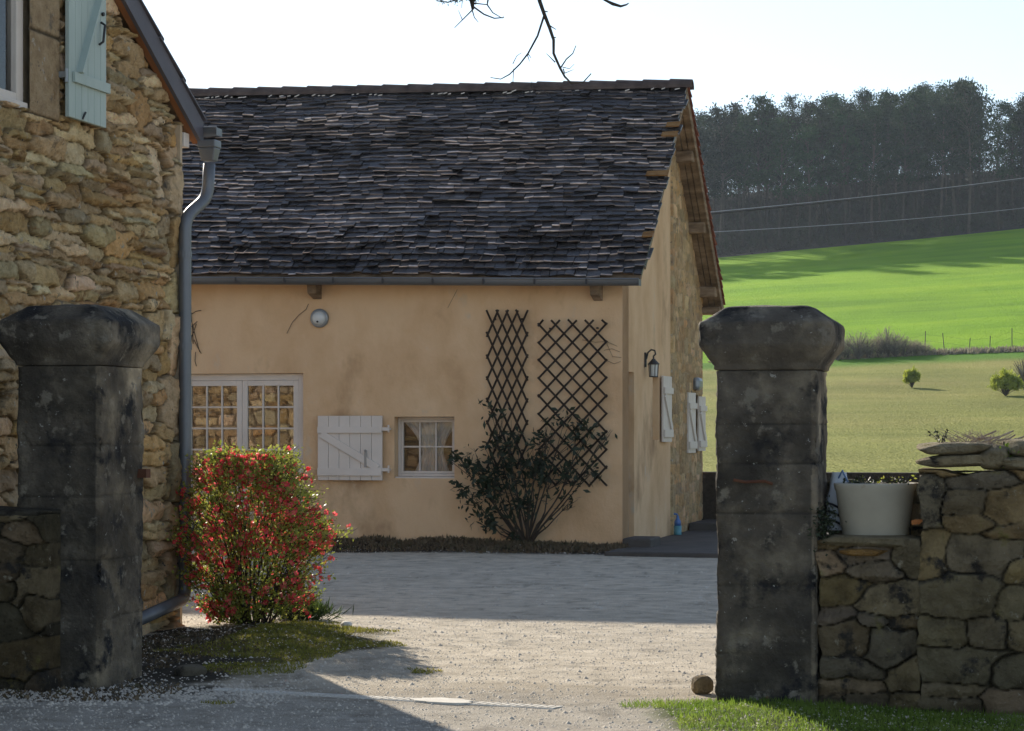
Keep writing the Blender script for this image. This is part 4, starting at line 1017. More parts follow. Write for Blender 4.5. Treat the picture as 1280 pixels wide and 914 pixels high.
plp = pillar('gate_pillar', PL, .51, .60, 1.76, 2.095, 'black weathered stone gate pillar in front of the stone house', (.38, .70, 1.05, 1.33), .075, 5)
# iron pin on the left pillar, rusty band on the right one
mb = MB(); mb.box(.505, .56, .50, .56, 1.14, 1.19); mb.build('iron_pin', M['rust'], plp)
mb = MB(); mb.tube([(.10, -.012, 1.155), (.16, -.016, 1.145), (.26, -.013, 1.15), (.3, -.014, 1.135)], .0085, 6); mb.build('iron_hook', M['rust'], pr)

# ================================================================== DRY-STONE WALLS
def drystone(name, O, u0, u1, ztop, thick, label, seed, hr=(.08, .20), wr=(.18, .55), pal=PAL_GREY, y0=0.0, cell=.0085, extra=()):
    root = tag(empty(name, (O[0], O[1], 0), -A), label, 'wall')
    nu, nv = int((u1 - u0) / cell), int((ztop + .15) / cell)
    uu = np.linspace(u0, u1, nu); vv = np.linspace(-.15, ztop, nv); Ug, Vg = np.meshgrid(uu, vv, indexing='ij'); u, v = Ug.ravel(), Vg.ravel()
    S_ = courses(u0, u1 + .2, -.2, ztop + .1, hr, wr, seed, .35)
    for (px0, px1, pt, pb) in extra:
        xa, xb = on_line(O, U, px0), on_line(O, U, px1); Yc = O[1] - (xa + xb) / 2 * SA; za, zb = zat(pb, Yc), zat(pt, Yc)
        a, b, c_, d_ = (xa + xb) / 2, (za + zb) / 2, (xb - xa) / 2, (zb - za) / 2
        S_ = [q for q in S_ if not (abs(q[0] - a) < c_ * 1.02 and abs(q[1] - b) < d_ * 1.02)]; S_.append((a, b, c_, d_))
    F1, F2, I = rubble(Ug, Vg, S_, .032, wscale=9, seed=seed)
    e = F2 - F1; ed = sstep(.0, .13, e); rg = np.random.default_rng(seed); sh_ = rg.uniform(-.02, .025, int(I.max()) + 1)[I]
    h = ed * (.045 + sh_ * 1.1 + facets(I, u, v, S_, seed, .045)) + .014 * fbm(u * 9, v * 9, 0, 3, 6) * (.3 + ed) + .007 * fbm(u * 40, v * 40, 0, 2, 8) - .03
    eb = np.exp(-(u - u0) / .06); uu_ = u + eb * .014 * fbm(v * 9, u * 0, 0, 3, seed + 5) * 2; vv_ = v + np.exp(-(ztop - v) / .05) * .012 * fbm(u * 8, v * 0, 0, 3, seed + 6) * 2
    P = np.stack([uu_, y0 - h, vv_], 1); V, Fq, rim = skirt(P, nu, nv, (0, thick, 0))
    c = stone_cols(I, .1 + .9 * ed, pal * np.array([1.75, 1.68, 1.6]), (.06, .054, .04), seed); foot_tone = .55 + .45 * sstep(.0, .9, v + .2 * fbm(u * 2, v * 2, 0, 2, 1)); c = c * foot_tone[:, None]  # stone colour gets darker towards the wall foot
    c = np.concatenate([c, c[rim]])
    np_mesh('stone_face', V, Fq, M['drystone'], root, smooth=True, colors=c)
    n = 40; xs = np.linspace(u0, u1, n * 2); ys = np.linspace(y0, y0 + thick, n // 2); X, Y = np.meshgrid(xs, ys, indexing='ij')
    Z = ztop - .004 + .012 * fbm(X * 6, Y * 6, 0, 3, seed)
    np_mesh('wall_top', np.stack([X, Y, Z], -1).reshape(-1, 3), grid_faces(n * 2, n // 2), M['drystone'], root, smooth=True, colors=np.ones((X.size, 3)) * np.array([.3, .27, .2]))
    return root
def rock(name, cx, cy, cz, sx, sy, sz, seed, mat, parent=None, tint=(.24, .22, .17), rot=0.0, p=4.0, tilt=0.0, n=5):
    me = bpy.data.meshes.new(name); bm = bmesh.new(); bmesh.ops.create_cube(bm, size=2); bmesh.ops.subdivide_edges(bm, edges=bm.edges[:], cuts=2 ** n // 3, use_grid_fill=True)
    co = np.array([v.co for v in bm.verts]); L = (np.abs(co) ** p).sum(1) ** (1 / p); co = co / L[:, None]
    co = co * (1 + .10 * fbm(co[:, 0] * 1.3 + seed * 7, co[:, 1] * 1.3, co[:, 2] * 1.3, 3, seed) + .045 * fbm(co[:, 0] * 5 + seed, co[:, 1] * 5, co[:, 2] * 5, 3, seed + 2))[:, None]
    rgk = np.random.default_rng(seed * 3 + 1)
    for _ in range(16):
        nn = rgk.normal(size=3); nn /= np.linalg.norm(nn); dd = rgk.uniform(.78, 1.02) * (np.abs(nn) ** (p / (p - 1))).sum() ** ((p - 1) / p); q = co @ nn - dd; co = co - np.maximum(q, 0)[:, None] * nn * .9
    co = co * np.array([sx, sy, sz]); c, s = math.cos(rot), math.sin(rot); ct, st = math.cos(tilt), math.sin(tilt)
    x, z = co[:, 0] * ct - co[:, 2] * st, co[:, 0] * st + co[:, 2] * ct
    x, y = x * c - co[:, 1] * s, x * s + co[:, 1] * c
    for v, a, b, d in zip(bm.verts, x, y, z): v.co = (a + cx, b + cy, d + cz)
    for f in bm.faces: f.smooth = True
    bm.to_mesh(me); bm.free(); me.materials.append(mat); set_col(me, np.ones((len(me.vertices), 3)) * np.array(tint))
    o = bpy.data.objects.new(name, me); COL.objects.link(o); o.parent = parent; return o
WO = PR
BIG = [(1145, 1178, 588, 662), (1180, 1262, 584, 612), (1182, 1232, 614, 642), (1234, 1300, 612, 662), (1180, 1252, 644, 664), (1190, 1282, 666, 716), (1143, 1180, 664, 718), (1160, 1245, 720, 766), (1250, 1300, 700, 725), (1248, 1282, 735, 775), (1232, 1330, 822, 860), (1280, 1330, 666, 700)]
wl = drystone('dry_stone_wall', WO, .53, 1.035, .852, .30, 'low stretch of mossy stone wall under the white pot', 21, (.07, .2), (.12, .4), y0=.06)
wh = drystone('dry_stone_wall', WO, 1.035, 3.4, 1.20, .5, 'higher field stone wall topped with flat coping slabs, right edge', 23, (.09, .20), (.18, .5), y0=.03, extra=BIG)
wb = drystone('dry_stone_wall', WO, .53, 1.035, 1.135, .2, 'shadowed back course of wall behind the white pot', 27, (.07, .2), (.12, .4), y0=.42)
# coping and named big stones of the high wall
for (px0, px1, pt, pb, sd, tl) in ((1144, 1240, 552, 569, 1, .0), (1143, 1248, 568, 585, 2, .04), (1250, 1330, 549, 572, 3, 0), (1330, 1420, 552, 575, 9, 0), (1240, 1300, 571, 588, 4, 0), (1222, 1262, 556, 588, 7, 0)):
    xa, xb = on_line(WO, U, px0), on_line(WO, U, px1); Yc = WO[1] - (xa + xb) / 2 * SA; za, zb = zat(pb, Yc), zat(pt, Yc)
    rock('coping_stone', (xa + xb) / 2, .24, (za + zb) / 2, (xb - xa) / 2, .26, (zb - za) / 2, sd, M['drystone'], wh, (.40, .36, .27), 0, 5, tl)
for (px0, px1, pt, pb, sd) in ((1020, 1142, 670, 685, 31), (1045, 1110, 686, 696, 33)):
    xa, xb = on_line(WO, U, px0), on_line(WO, U, px1); Yc = WO[1] - (xa + xb) / 2 * SA; za, zb = zat(pb, Yc), zat(pt, Yc)
    tt = (.42, .26, .10) if sd == 33 else (.3, .27, .2)
    rock('face_stone', (xa + xb) / 2, .17, (za + zb) / 2, (xb - xa) / 2, .16, (zb - za) / 2, sd, M['drystone'], wl, tt, 0, 5)
# left low wall in front of the pillar
LO = (PL[0], PL[1])
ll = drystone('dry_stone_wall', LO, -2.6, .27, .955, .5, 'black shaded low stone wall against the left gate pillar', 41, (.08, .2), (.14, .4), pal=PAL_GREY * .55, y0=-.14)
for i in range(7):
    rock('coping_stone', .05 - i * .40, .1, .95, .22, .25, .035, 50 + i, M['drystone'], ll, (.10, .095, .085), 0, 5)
# stone at the pillar foot
x, y, z = gpt(878, 868); tag(rock('loose_stone', x, y, .05, .055, .06, .05, 60, M['drystone'], None, (.42, .34, .22), .3, 3), 'small ochre stone on the ground at the right pillar foot', 'stone')
x, y, z = gpt(283, 786); tag(rock('stone_block', x, y + .25, .12, .075, .05, .035, 61, M['ashlar'], None, (.4, .37, .32), .1, 8), 'pale cut stone block half hidden under the red bush', 'stone')
x, y, z = gpt(433, 790); tag(rock('loose_stone', x, y, .05, .04, .04, .025, 62, M['mortar'], None, (.5, .48, .42), .5, 2.5), 'small pale stone in the moss right of the bush', 'stone')
x, y, z = gpt(238, 846); tag(rock('loose_stone', x, y, .03, .09, .07, .04, 63, M['drystone'], None, (.2, .19, .17), .2, 3), 'flat grey stone in the shaded dirt beside the left pillar', 'stone')

# ================================================================== POT and things on the wall
xp = on_line(WO, U, 1089); yp = .22
wx, wy = WO[0] + xp * CA + yp * SA, WO[1] - xp * SA + yp * CA
pot = tag(empty('plant_pot', (wx, wy, .868), 0), 'oval cream planter on the low wall beside the right pillar', 'plant pot')
mb = MB(); mb.lathe([(0, 0), (.160, 0), (.168, .010), (.171, .045), (.176, .05), (.200, .235), (.206, .245), (.211, .268), (.211, .276), (.203, .279), (.19, .262), (.185, .22)], 0, 0, 48, sy=.72); mb.build('pot_body', M['pot'], pot, smooth=True); pot.scale = (1.0, 1.0, .97)
mb = MB(); mb.lathe([(.188, .245), (.12, .255), (.0, .26)], 0, 0, 32, sy=.72); mb.build('pot_soil', M['soil'], pot, smooth=True)
def wisp(parent, name, cx, cy, cz, w, h, n, seed, mat, leafmat=None, lf=.02, rad=.0022, spread=1.0, dy=.1, lpt=4):
    r = random.Random(seed); mb = MB(); P = []
    for k in range(n):
        x0 = cx + r.uniform(-w, w); y0 = cy + r.uniform(-dy, dy); a = r.uniform(-1, 1) * spread; hh = h * r.uniform(.4, 1)
        p0 = Vector((x0, y0, cz)); p1 = p0 + Vector((a * hh * .3, r.uniform(-.3, .3) * hh, hh * .5)); p2 = p1 + Vector((a * hh * .5 + r.uniform(-.2, .2) * hh, r.uniform(-.3, .3) * hh, hh * .5))
        mb.tube([p0, p1, p2], [rad, rad * .8, rad * .4], 4)
        if r.random() < .5: mb.tube([p1, p1 + Vector((r.uniform(-.4, .4) * hh, 0, hh * .35))], [rad * .7, rad * .3], 4)
        for j in range(lpt): q = p1.lerp(p2, r.random()); P.append(tuple(q))
    o = mb.build(name, mat, parent)
    if leafmat: leaves('foliage', np.array(P), lf, leafmat, o if parent is not None else None, rg=np.random.default_rng(seed)) if parent is not None else None
    return o
wisp(pot, 'dead_stems', 0, 0, .25, .15, .09, 26, 3, M['bark'], M['bushleaf'], .018, .002, 2.0, .08, 2)
rg = np.random.default_rng(44); P = np.stack([rg.uniform(-.16, .17, 260), rg.uniform(-.11, .11, 260), rg.uniform(.25, .30, 260)], 1); leaves('foliage', P, .022, M['darkleaf'], pot, rg=rg)
mb = MB(); mb.tube([(.03, -.05, .26), (.06, -.05, .29), (.09, -.05, .31), (.13, -.05, .325)], .0035, 5); mb.tube([(-.02, -.02, .27), (-.06, -.03, .31), (-.09, -.03, .33)], .003, 5); mb.build('runner_stem', M['bark'], pot)
# striped plastic bag tucked between pillar and pot
bx = on_line(WO, U, 1040); byy = .36; o = empty('plastic_bag', (WO[0] + bx * CA + byy * SA, WO[1] - bx * SA + byy * CA, .89), -A)
tag(o, 'crumpled white and blue plastic bag squeezed between pillar and planter', 'bag')
def bag():
    n, k = 16, 14; V = []
    for i in range(n):
        for j in range(k):
            t = i / (n - 1); a = 2 * math.pi * j / k; rr = (.065 + .02 * math.sin(t * 3)) * (1 - .45 * t) * (1 + .25 * noise.noise(Vector((math.cos(a) * 2, math.sin(a) * 2, t * 5))))
            V.append((rr * math.cos(a), rr * math.sin(a) * .8, t * .30))
    Fq = [(i * k + j, i * k + (j + 1) % k, (i + 1) * k + (j + 1) % k, (i + 1) * k + j) for i in range(n - 1) for j in range(k)]
    np_mesh('bag_body', V, Fq, M['bagwhite'], o)
    mb = MB()
    for z in (.04, .08, .12): mb.tube([(.075 * math.cos(a) , .062 * math.sin(a) - .004, z + .02 * math.sin(a * 2)) for a in np.linspace(3.0, 6.6, 12)], .006, 5)
    mb.build('bag_stripe', M['bagdark'], o); mb = MB(); mb.tube([(.0, -.03, .27), (.02, -.05, .31), (.05, -.05, .25)], .006, 5); mb.build('bag_handle', M['bagblue'], o)
bag()
xl = on_line(WO, U, 1139)
o = MB()
for k in range(3): o.quad((k * .014, .0, 0), (k * .014 + .02, -.01, .01 + .005 * k), (k * .014 + .018, -.012, .03), (k * .014 - .004, 0, .022))
o = o.build('dry_leaf', M['brown']); o.location = (WO[0] + xl * CA + .06 * SA, WO[1] - xl * SA + .06 * CA, zat(655, WO[1])); o.scale = (1.1, 1.1, 1.1)
tag(o, 'curled orange dead leaf on the wall right of the planter', 'leaf')
# wall-top growth
def at_wall(px, y): x = on_line(WO, U, px); return (WO[0] + x * CA + y * SA, WO[1] - x * SA + y * CA)
x, y = at_wall(1173, .2); o = empty('wall_plant', (x, y, 1.36)); tag(o, 'tiny dark sprig growing from the coping stone at the wall end', 'plant'); wisp(o, 'sprig_stem', 0, 0, -.03, .008, .10, 6, 8, M['bark'], M['darkleaf'], .022, .002, 1.2, .01, 7)
x, y = at_wall(1222, .2); o = empty('twig_tangle', (x, y, 1.36)); tag(o, 'tangle of dry pinkish twigs lying on top of the wall', 'dead twigs')
M['drytwig'] = pmat('dry_pale_twig', [(.28, .2, .15), (.45, .36, .28)], 8, .9)
wisp(o, 'dead_stems', 0, 0, -.04, .13, .10, 90, 9, M['drytwig'], None, .02, .0018, 2.6, .15); mb = MB(); r = random.Random(5)
for k in range(14):
    p = Vector((r.uniform(-.02, .16), r.uniform(-.1, .1), r.uniform(-.02, .01))); mb.tube([p, p + Vector((r.uniform(.03, .1), r.uniform(-.04, .04), r.uniform(0, .045)))], .004, 5)
mb.build('thick_twigs', M['drytwig'], o)
x, y = at_wall(1257, .02); o = empty('wall_weed', (x, y, 1.28)); tag(o, 'bright green weed sprouting from the wall joint under the coping', 'plant')
rg = np.random.default_rng(3); P = rg.normal(size=(90, 3)) * np.array([.022, .02, .028]); leaves('foliage', P, .02, M['grass'], o, rg=rg)
for i, (px, zc, lab) in enumerate(((1027, .93, 'dark ivy tuft at the foot of the bag beside the right pillar'), )):
    x, y = at_wall(px, .04); o = empty('ivy_tuft', (x, y, zc)); tag(o, lab, 'ivy'); P = rg.normal(size=(420, 3)) * np.array([.035, .03, .05]); leaves('foliage', P, .022, M['darkleaf'], o, rg=rg)

# ================================================================== RED FLOWERING BUSH
def flowering_bush():
    bx, by = -1.83, 15.75; bz = zg(bx, by)
    root = tag(empty('flowering_bush', (bx, by, bz)), 'rounded flowering quince bush covered in red blossom beside the downpipe', 'bush')
    r = random.Random(17); st = MB(); LP = []; FP = []
    def env(z):
        return float(np.interp(z / 1.27, [0, .12, .3, .5, .68, .82, .92, 1, 1.1], [.32, .40, .48, .53, .51, .42, .29, .14, .02]))
    for k in range(48):
        a = r.uniform(0, 2 * math.pi); zt = 1.16 * math.sqrt(r.uniform(.04, 1.0)); re = env(zt) * math.sqrt(r.uniform(.05, 1.0))
        e = Vector((re * math.cos(a), re * math.sin(a) * .9, zt))
        s = Vector((.16 * math.cos(a) * r.random(), .16 * math.sin(a) * r.random(), 0)); m_ = s.lerp(e, .5) + Vector((r.uniform(-.12, .12), r.uniform(-.12, .12), .12))
        pts = []
        for i in range(9):
            t = i / 8; p = s * (1 - t) ** 2 + m_ * 2 * t * (1 - t) + e * t * t; pts.append(p + Vector((r.uniform(-.015, .015), r.uniform(-.015, .015), 0)))
        st.tube(pts, [.006 * (1 - .8 * i / 8) + .001 for i in range(9)], 5)
    # twigs and leaves fill the crown volume in clumps
    for k in range(2500):
        a = r.uniform(0, 2 * math.pi); z = .04 + 1.16 * r.random() ** .95; q = r.random() ** .38; re = env(z) * q
        lump = noise.noise(Vector((math.cos(a) * 2.2, math.sin(a) * 2.2, z * 4.5)))
        re *= 1 + .42 * lump
        if noise.noise(Vector((re * math.cos(a) * 4.5, re * math.sin(a) * 4.5, z * 4.5 + 9))) < -.22: continue
        pass
        c = Vector((re * math.cos(a), re * math.sin(a) * .9, z + .05 * lump))
        d = Vector((math.cos(a) * q, math.sin(a) * q, .35 + r.uniform(-.4, .8))).normalized(); l = r.uniform(.06, .16)
        if r.random() < .07: l *= 1.7
        p = c - d * l * .5; qn = c + d * l * .5
        st.tube([p, c + Vector((r.uniform(-.015, .015), r.uniform(-.015, .015), .0)), qn], [.0026, .0018, .0008], 4)
        for j in range(r.randint(7, 14)):
            w = p.lerp(qn, r.uniform(0, 1.05)); LP.append((w.x + r.uniform(-.035, .035), w.y + r.uniform(-.035, .035), w.z + r.uniform(-.035, .035)))
        fl = .72 + 1.9 * noise.noise(Vector((c.x * 5, c.y * 5, z * 5))); fl *= 1.0 if z > .5 else .45
        if z > 1.12: fl *= .4
        if r.random() < fl:
            for _ in range(r.choice((1, 1, 2, 3))): FP.append(c + Vector((r.uniform(-.035, .035), r.uniform(-.035, .035), r.uniform(-.03, .03))))
    for (ex, ey, ez) in ((.50, -.25, .26), (.45, -.3, .34), (.40, -.1, .52), (.56, -.1, .36), (.53, 0, .60), (.36, -.35, .22), (.57, -.05, .74), (.44, -.35, .14)):
        s = Vector((.1, 0, .1)); e = Vector((ex, ey, ez)); m_ = s.lerp(e, .5) + Vector((0, 0, .12)); pts = [s * (1 - t) ** 2 + m_ * 2 * t * (1 - t) + e * t * t for t in np.linspace(0, 1, 8)]
        st.tube(pts, [.005 - .0005 * i for i in range(8)], 5)
        for j in range(26):
            p = pts[r.randint(3, 7)] + Vector((r.uniform(-.035, .035), r.uniform(-.035, .035), r.uniform(-.035, .035))); LP.append(tuple(p))
            if j % 4 == 0: FP.append(p)
    for k in range(60):     # wisps leaving the side of the crown
        a = r.uniform(0, 6.28); z = r.uniform(.25, 1.15); rr = env(z) * .8; b0 = Vector((rr * math.cos(a), rr * math.sin(a) * .9, z)); tp = b0 + Vector((math.cos(a) * r.uniform(.05, .15), math.sin(a) * r.uniform(.05, .2), r.uniform(-.04, .16)))
        st.tube([b0, b0.lerp(tp, .5) + Vector((0, 0, .02)), tp], [.003, .002, .001], 4)
        for j in range(11): LP.append(tuple(b0.lerp(tp, r.uniform(0, 1)) + Vector((r.uniform(-.02, .02), r.uniform(-.02, .02), r.uniform(-.02, .02)))))
        if r.random() < .6:
            for _ in range(3): FP.append(b0.lerp(tp, r.uniform(.2, 1)) + Vector((r.uniform(-.015, .015), 0, r.uniform(-.015, .015))))
    for k in range(40):     # young shoots standing above the crown
        a = r.uniform(0, 6.28); q = r.uniform(.2, .8); b0 = Vector((.45 * q * math.cos(a), .4 * q * math.sin(a), env(.9) * 0 + 1.17 - .45 * q * q)); tp = b0 + Vector((r.uniform(-.05, .05), r.uniform(-.05, .05), r.uniform(.03, .11)))
        st.tube([b0 - Vector((0, 0, .1)), b0, tp], [.003, .002, .001], 4)
        for j in range(7): LP.append(tuple(b0.lerp(tp, r.uniform(0, 1)) + Vector((r.uniform(-.012, .012), r.uniform(-.012, .012), 0))))
    st.build('stems', M['bark'], root, smooth=True)
    rg = np.random.default_rng(9); leaves('foliage', np.array(LP), .026, M['bushleaf'], root, asp=.6, rg=rg)
    # flowers: five cupped petals and a stamen boss; nearest hundred are their own parts
    def flower(mb, c, s, r):
        n = Vector((r.uniform(-1, 1), r.uniform(-1.2, .6), r.uniform(-.5, 1))).normalized(); a = n.orthogonal().normalized(); b = n.cross(a)
        for k in range(5):
            t = k * 2 * math.pi / 5 + r.uniform(-.1, .1); d = a * math.cos(t) + b * math.sin(t); e = n.cross(d); l = s * r.uniform(.85, 1.1)
            p0 = c; p1 = c + d * l * .55 + e * l * .42 + n * l * .18; p2 = c + d * l + n * l * .45; p3 = c + d * l * .55 - e * l * .42 + n * l * .18
            mb.quad(p0, p1, p2, p3, 0)
        mb.tube([c, c + n * s * .35], [s * .16, s * .1], 5, mi=1)
    FP.sort(key=lambda p: p.y)
    mb = MB()
    for i, p in enumerate(FP):
        s = r.uniform(.017, .027)
        if i < 100:
            f = MB(); flower(f, p, s, r); f.build('flower', [M['redflower'], M['stamen']], root)
        else: flower(mb, p, s, r)
    mb.build('flowers', [M['redflower'], M['stamen']], root)['kind'] = 'stuff'
    print('bush', len(LP), len(FP))
flowering_bush()
# leafy tuft low at right of bush
x, y, z = gpt(375, 785); o = tag(empty('grass_tussock', (x, y + .2, zg(x, y + .2))), 'fine dark green feathery tuft at the right foot of the red bush', 'plant')
rg = np.random.default_rng(13); P = np.stack([rg.normal(0, .09, 1500), rg.normal(0, .09, 1500), rg.uniform(0, .05, 1500)], 1); leaves('foliage', P, .11, pmat('feathery_green', [(.03, .055, .015), (.07, .10, .025)], 8, .8, trans=.4), o, up=1.3, asp=.10, rg=rg)

# ================================================================== GROUND COVER
def blades(name, n, samp, size, mat, label, cat, asp=.12, up=2.2, seed=1, lean=0):
    rg = np.random.default_rng(seed); P = samp(rg, n); P = np.c_[P, height(P[:, 0], P[:, 1]) - .004]
    o = leaves(name, P, size, mat, None, up=up, asp=asp, rg=rg); tag(o, label, cat, kind='stuff'); return o
def ell(cx, cy, rx, ry, ns=.35, th=.42, sd=1):
    def f(rg, n):
        P = np.stack([rg.uniform(cx - 2 * rx, cx + 2 * rx, n * 8), rg.uniform(cy - 2 * ry, cy + 2 * ry, n * 8)], 1)
        w = pinch(P[:, 0], P[:, 1], cx, cy, rx, ry) + ns * fbm(P[:, 0] / .5, P[:, 1] / .5, 0, 3, sd) > th
        return P[w][:n]
    return f
def verge(rg, n):
    # lit verge in front of right pillar and strip along the wall foot
    P = np.stack([rg.uniform(.45, 3.6, n * 3), rg.uniform(9.6, 11.6, n * 3)], 1)
    lx = (P[:, 0] - PR[0]) * CA - (P[:, 1] - PR[1]) * SA; ly = (P[:, 0] - PR[0]) * SA + (P[:, 1] - PR[1]) * CA
    edge = -.28 - 1.4 * sstep(-.3, .25, lx) + .12 * fbm(P[:, 0] * 3, P[:, 1] * 3, 0, 3, 3)
    k = (ly < -.015) & (ly > edge) & (lx > -.40 + .10 * fbm(P[:, 1] * 4, P[:, 0] * 4, 0, 2, 6) - .25 * sstep(-.2, -1.2, ly))
    return P[k][:n]
blades('verge_grass', 26000, verge, .035, M['grass'], 'bright short grass growing in front of the right pillar and wall', 'grass', .10, 1.6, 2)
blades('moss_grass', 22000, ell(-1.42, 14.3, .62, 1.5, .6, .42, 3), .022, M['moss'], 'mossy yellow green ground cover spreading around the red bush', 'grass', .25, .8, 4)
def bankf(rg, n):
    s = rg.uniform(-9, .15, n * 2); d = -np.abs(rg.normal(0, .38, n * 2)) - .01; k = (d > -.85 - .2 * vn(s * 2, s * 0)) ; s, d = s[k], d[k]
    return np.stack([HO[0] + s * CA + d * SA, HO[1] - s * SA + d * CA], 1)[:n]
blades('dead_weeds', 30000, bankf, .06, M['drygrass'], 'dark dead weeds and leaf litter along the foot of the farmhouse wall', 'weeds', .3, .25, 6)
def pillf(rg, n):
    P = np.stack([rg.uniform(-3.6, -1.4, n), rg.uniform(11.6, 15.8, n)], 1); return P[np.maximum(pinch(P[:, 0], P[:, 1], -2.5, 12.3, .8, .8), pinch(P[:, 0], P[:, 1], -2.15, 14.1, .5, 1.3)) + .4 * vn(P[:, 0] * 3, P[:, 1] * 3) > .45]
blades('leaf_litter', 20000, pillf, .028, M['drygrass'], 'brown leaf litter and dirt round the foot of the left pillar', 'leaf litter', .6, .0, 8)
def pebbles():
    rg = np.random.default_rng(21); n = 34000
    P = np.stack([rg.uniform(-3.4, 3.2, n), 10 + 17 * rg.random(n) ** 1.3], 1); s = rg.uniform(.003, .009, n) * (1 + 1.0 * (rg.random(n) < .05))
    extra = np.stack([rg.uniform(-3.4, -1.2, 1800), rg.normal(11.9, .25, 1800)], 1); P = np.concatenate([P, extra]); s = np.concatenate([s, rg.uniform(.006, .014, 1800)])
    lx = (P[:, 0] - HO[0]) * CA - (P[:, 1] - HO[1]) * SA; ly = (P[:, 0] - HO[0]) * SA + (P[:, 1] - HO[1]) * CA; k = ly < -.3; P, s = P[k], s[k]; n = len(P)
    z = height(P[:, 0], P[:, 1]); base = np.array([(1, 0, 0), (0, 1, 0), (-1, 0, 0), (0, -1, 0), (0, 0, .8), (0, 0, -.5)])
    V = (base[None] * s[:, None, None] * rg.uniform(.7, 1.3, (n, 6, 1)) + np.c_[P, z][:, None, :]).reshape(-1, 3)
    T = np.array([(0, 1, 4), (1, 2, 4), (2, 3, 4), (3, 0, 4)]); Fq = (T[None] + (np.arange(n) * 6)[:, None, None]).reshape(-1, 3)
    tag(np_mesh('loose_gravel', V, Fq, M['pebble']), 'loose gravel scattered over the courtyard', 'gravel', kind='stuff')
pebbles()
# drain channel across the gateway
def drain():
    a = Vector(gpt(268, 862)); b = Vector(gpt(697, 885)); d = b - a; L = d.length; ang = math.atan2(d.y, d.x)
    root = tag(empty('drain_channel', (a.x, a.y, .002), ang), 'narrow slotted drain channel crossing the gateway ground', 'drain')
    mb = MB(); mb.box(0, L, -.058, -.045, -.05, .002); mb.box(0, L, .045, .058, -.05, .002); mb.build('channel_edge', M['concrete'], root, bevel=.004)
    mb = MB(); mb.box(0, L, -.045, .045, -.06, -.03); mb.build('channel_bed', M['dark'], root)
    x = .01
    t0, t1 = (Vector(gpt(517, 877)) - a).length, (Vector(gpt(590, 880)) - a).length
    mb, mb2 = MB(), MB()
    while x < L:
        if not (t0 < x < t1): (mb if x < t0 else mb2).hexa([(x, -.045, -.01), (x + .026, -.045, -.01), (x + .02, .045, -.01), (x + .046, .045, -.01), (x, -.045, .004), (x + .026, -.045, .004), (x + .02, .045, .004), (x + .046, .045, .004)])
        x += .043
    mb.build('grating', M['concrete'], root); mb2.build('grating', M['concrete'], root)
    n = 28; V = [(0, 0, .022)] ; r = random.Random(3)
    cx, w = (t0 + t1) / 2 - .02, (t1 - t0) / 2 + .02
    pts = [(cx + w * math.cos(2 * math.pi * k / n) * r.uniform(.7, 1.15), -.0 + .10 * math.sin(2 * math.pi * k / n) * r.uniform(.8, 1.1)) for k in range(n)]
    mb = MB(); nn = 0; mb.v = [(x, y, .007) for (x, y) in pts] + [(x * 1.0, y, -.03) for (x, y) in pts]; mb.f = [tuple(range(n))] + [(k, n + k, n + (k + 1) % n, (k + 1) % n) for k in range(n)]; mb.m = [0] * len(mb.f)
    mb.build('cement_patch', M['concrete'], root)
drain()
# scraps: small dark pebbles noted on the drive
r = random.Random(8)

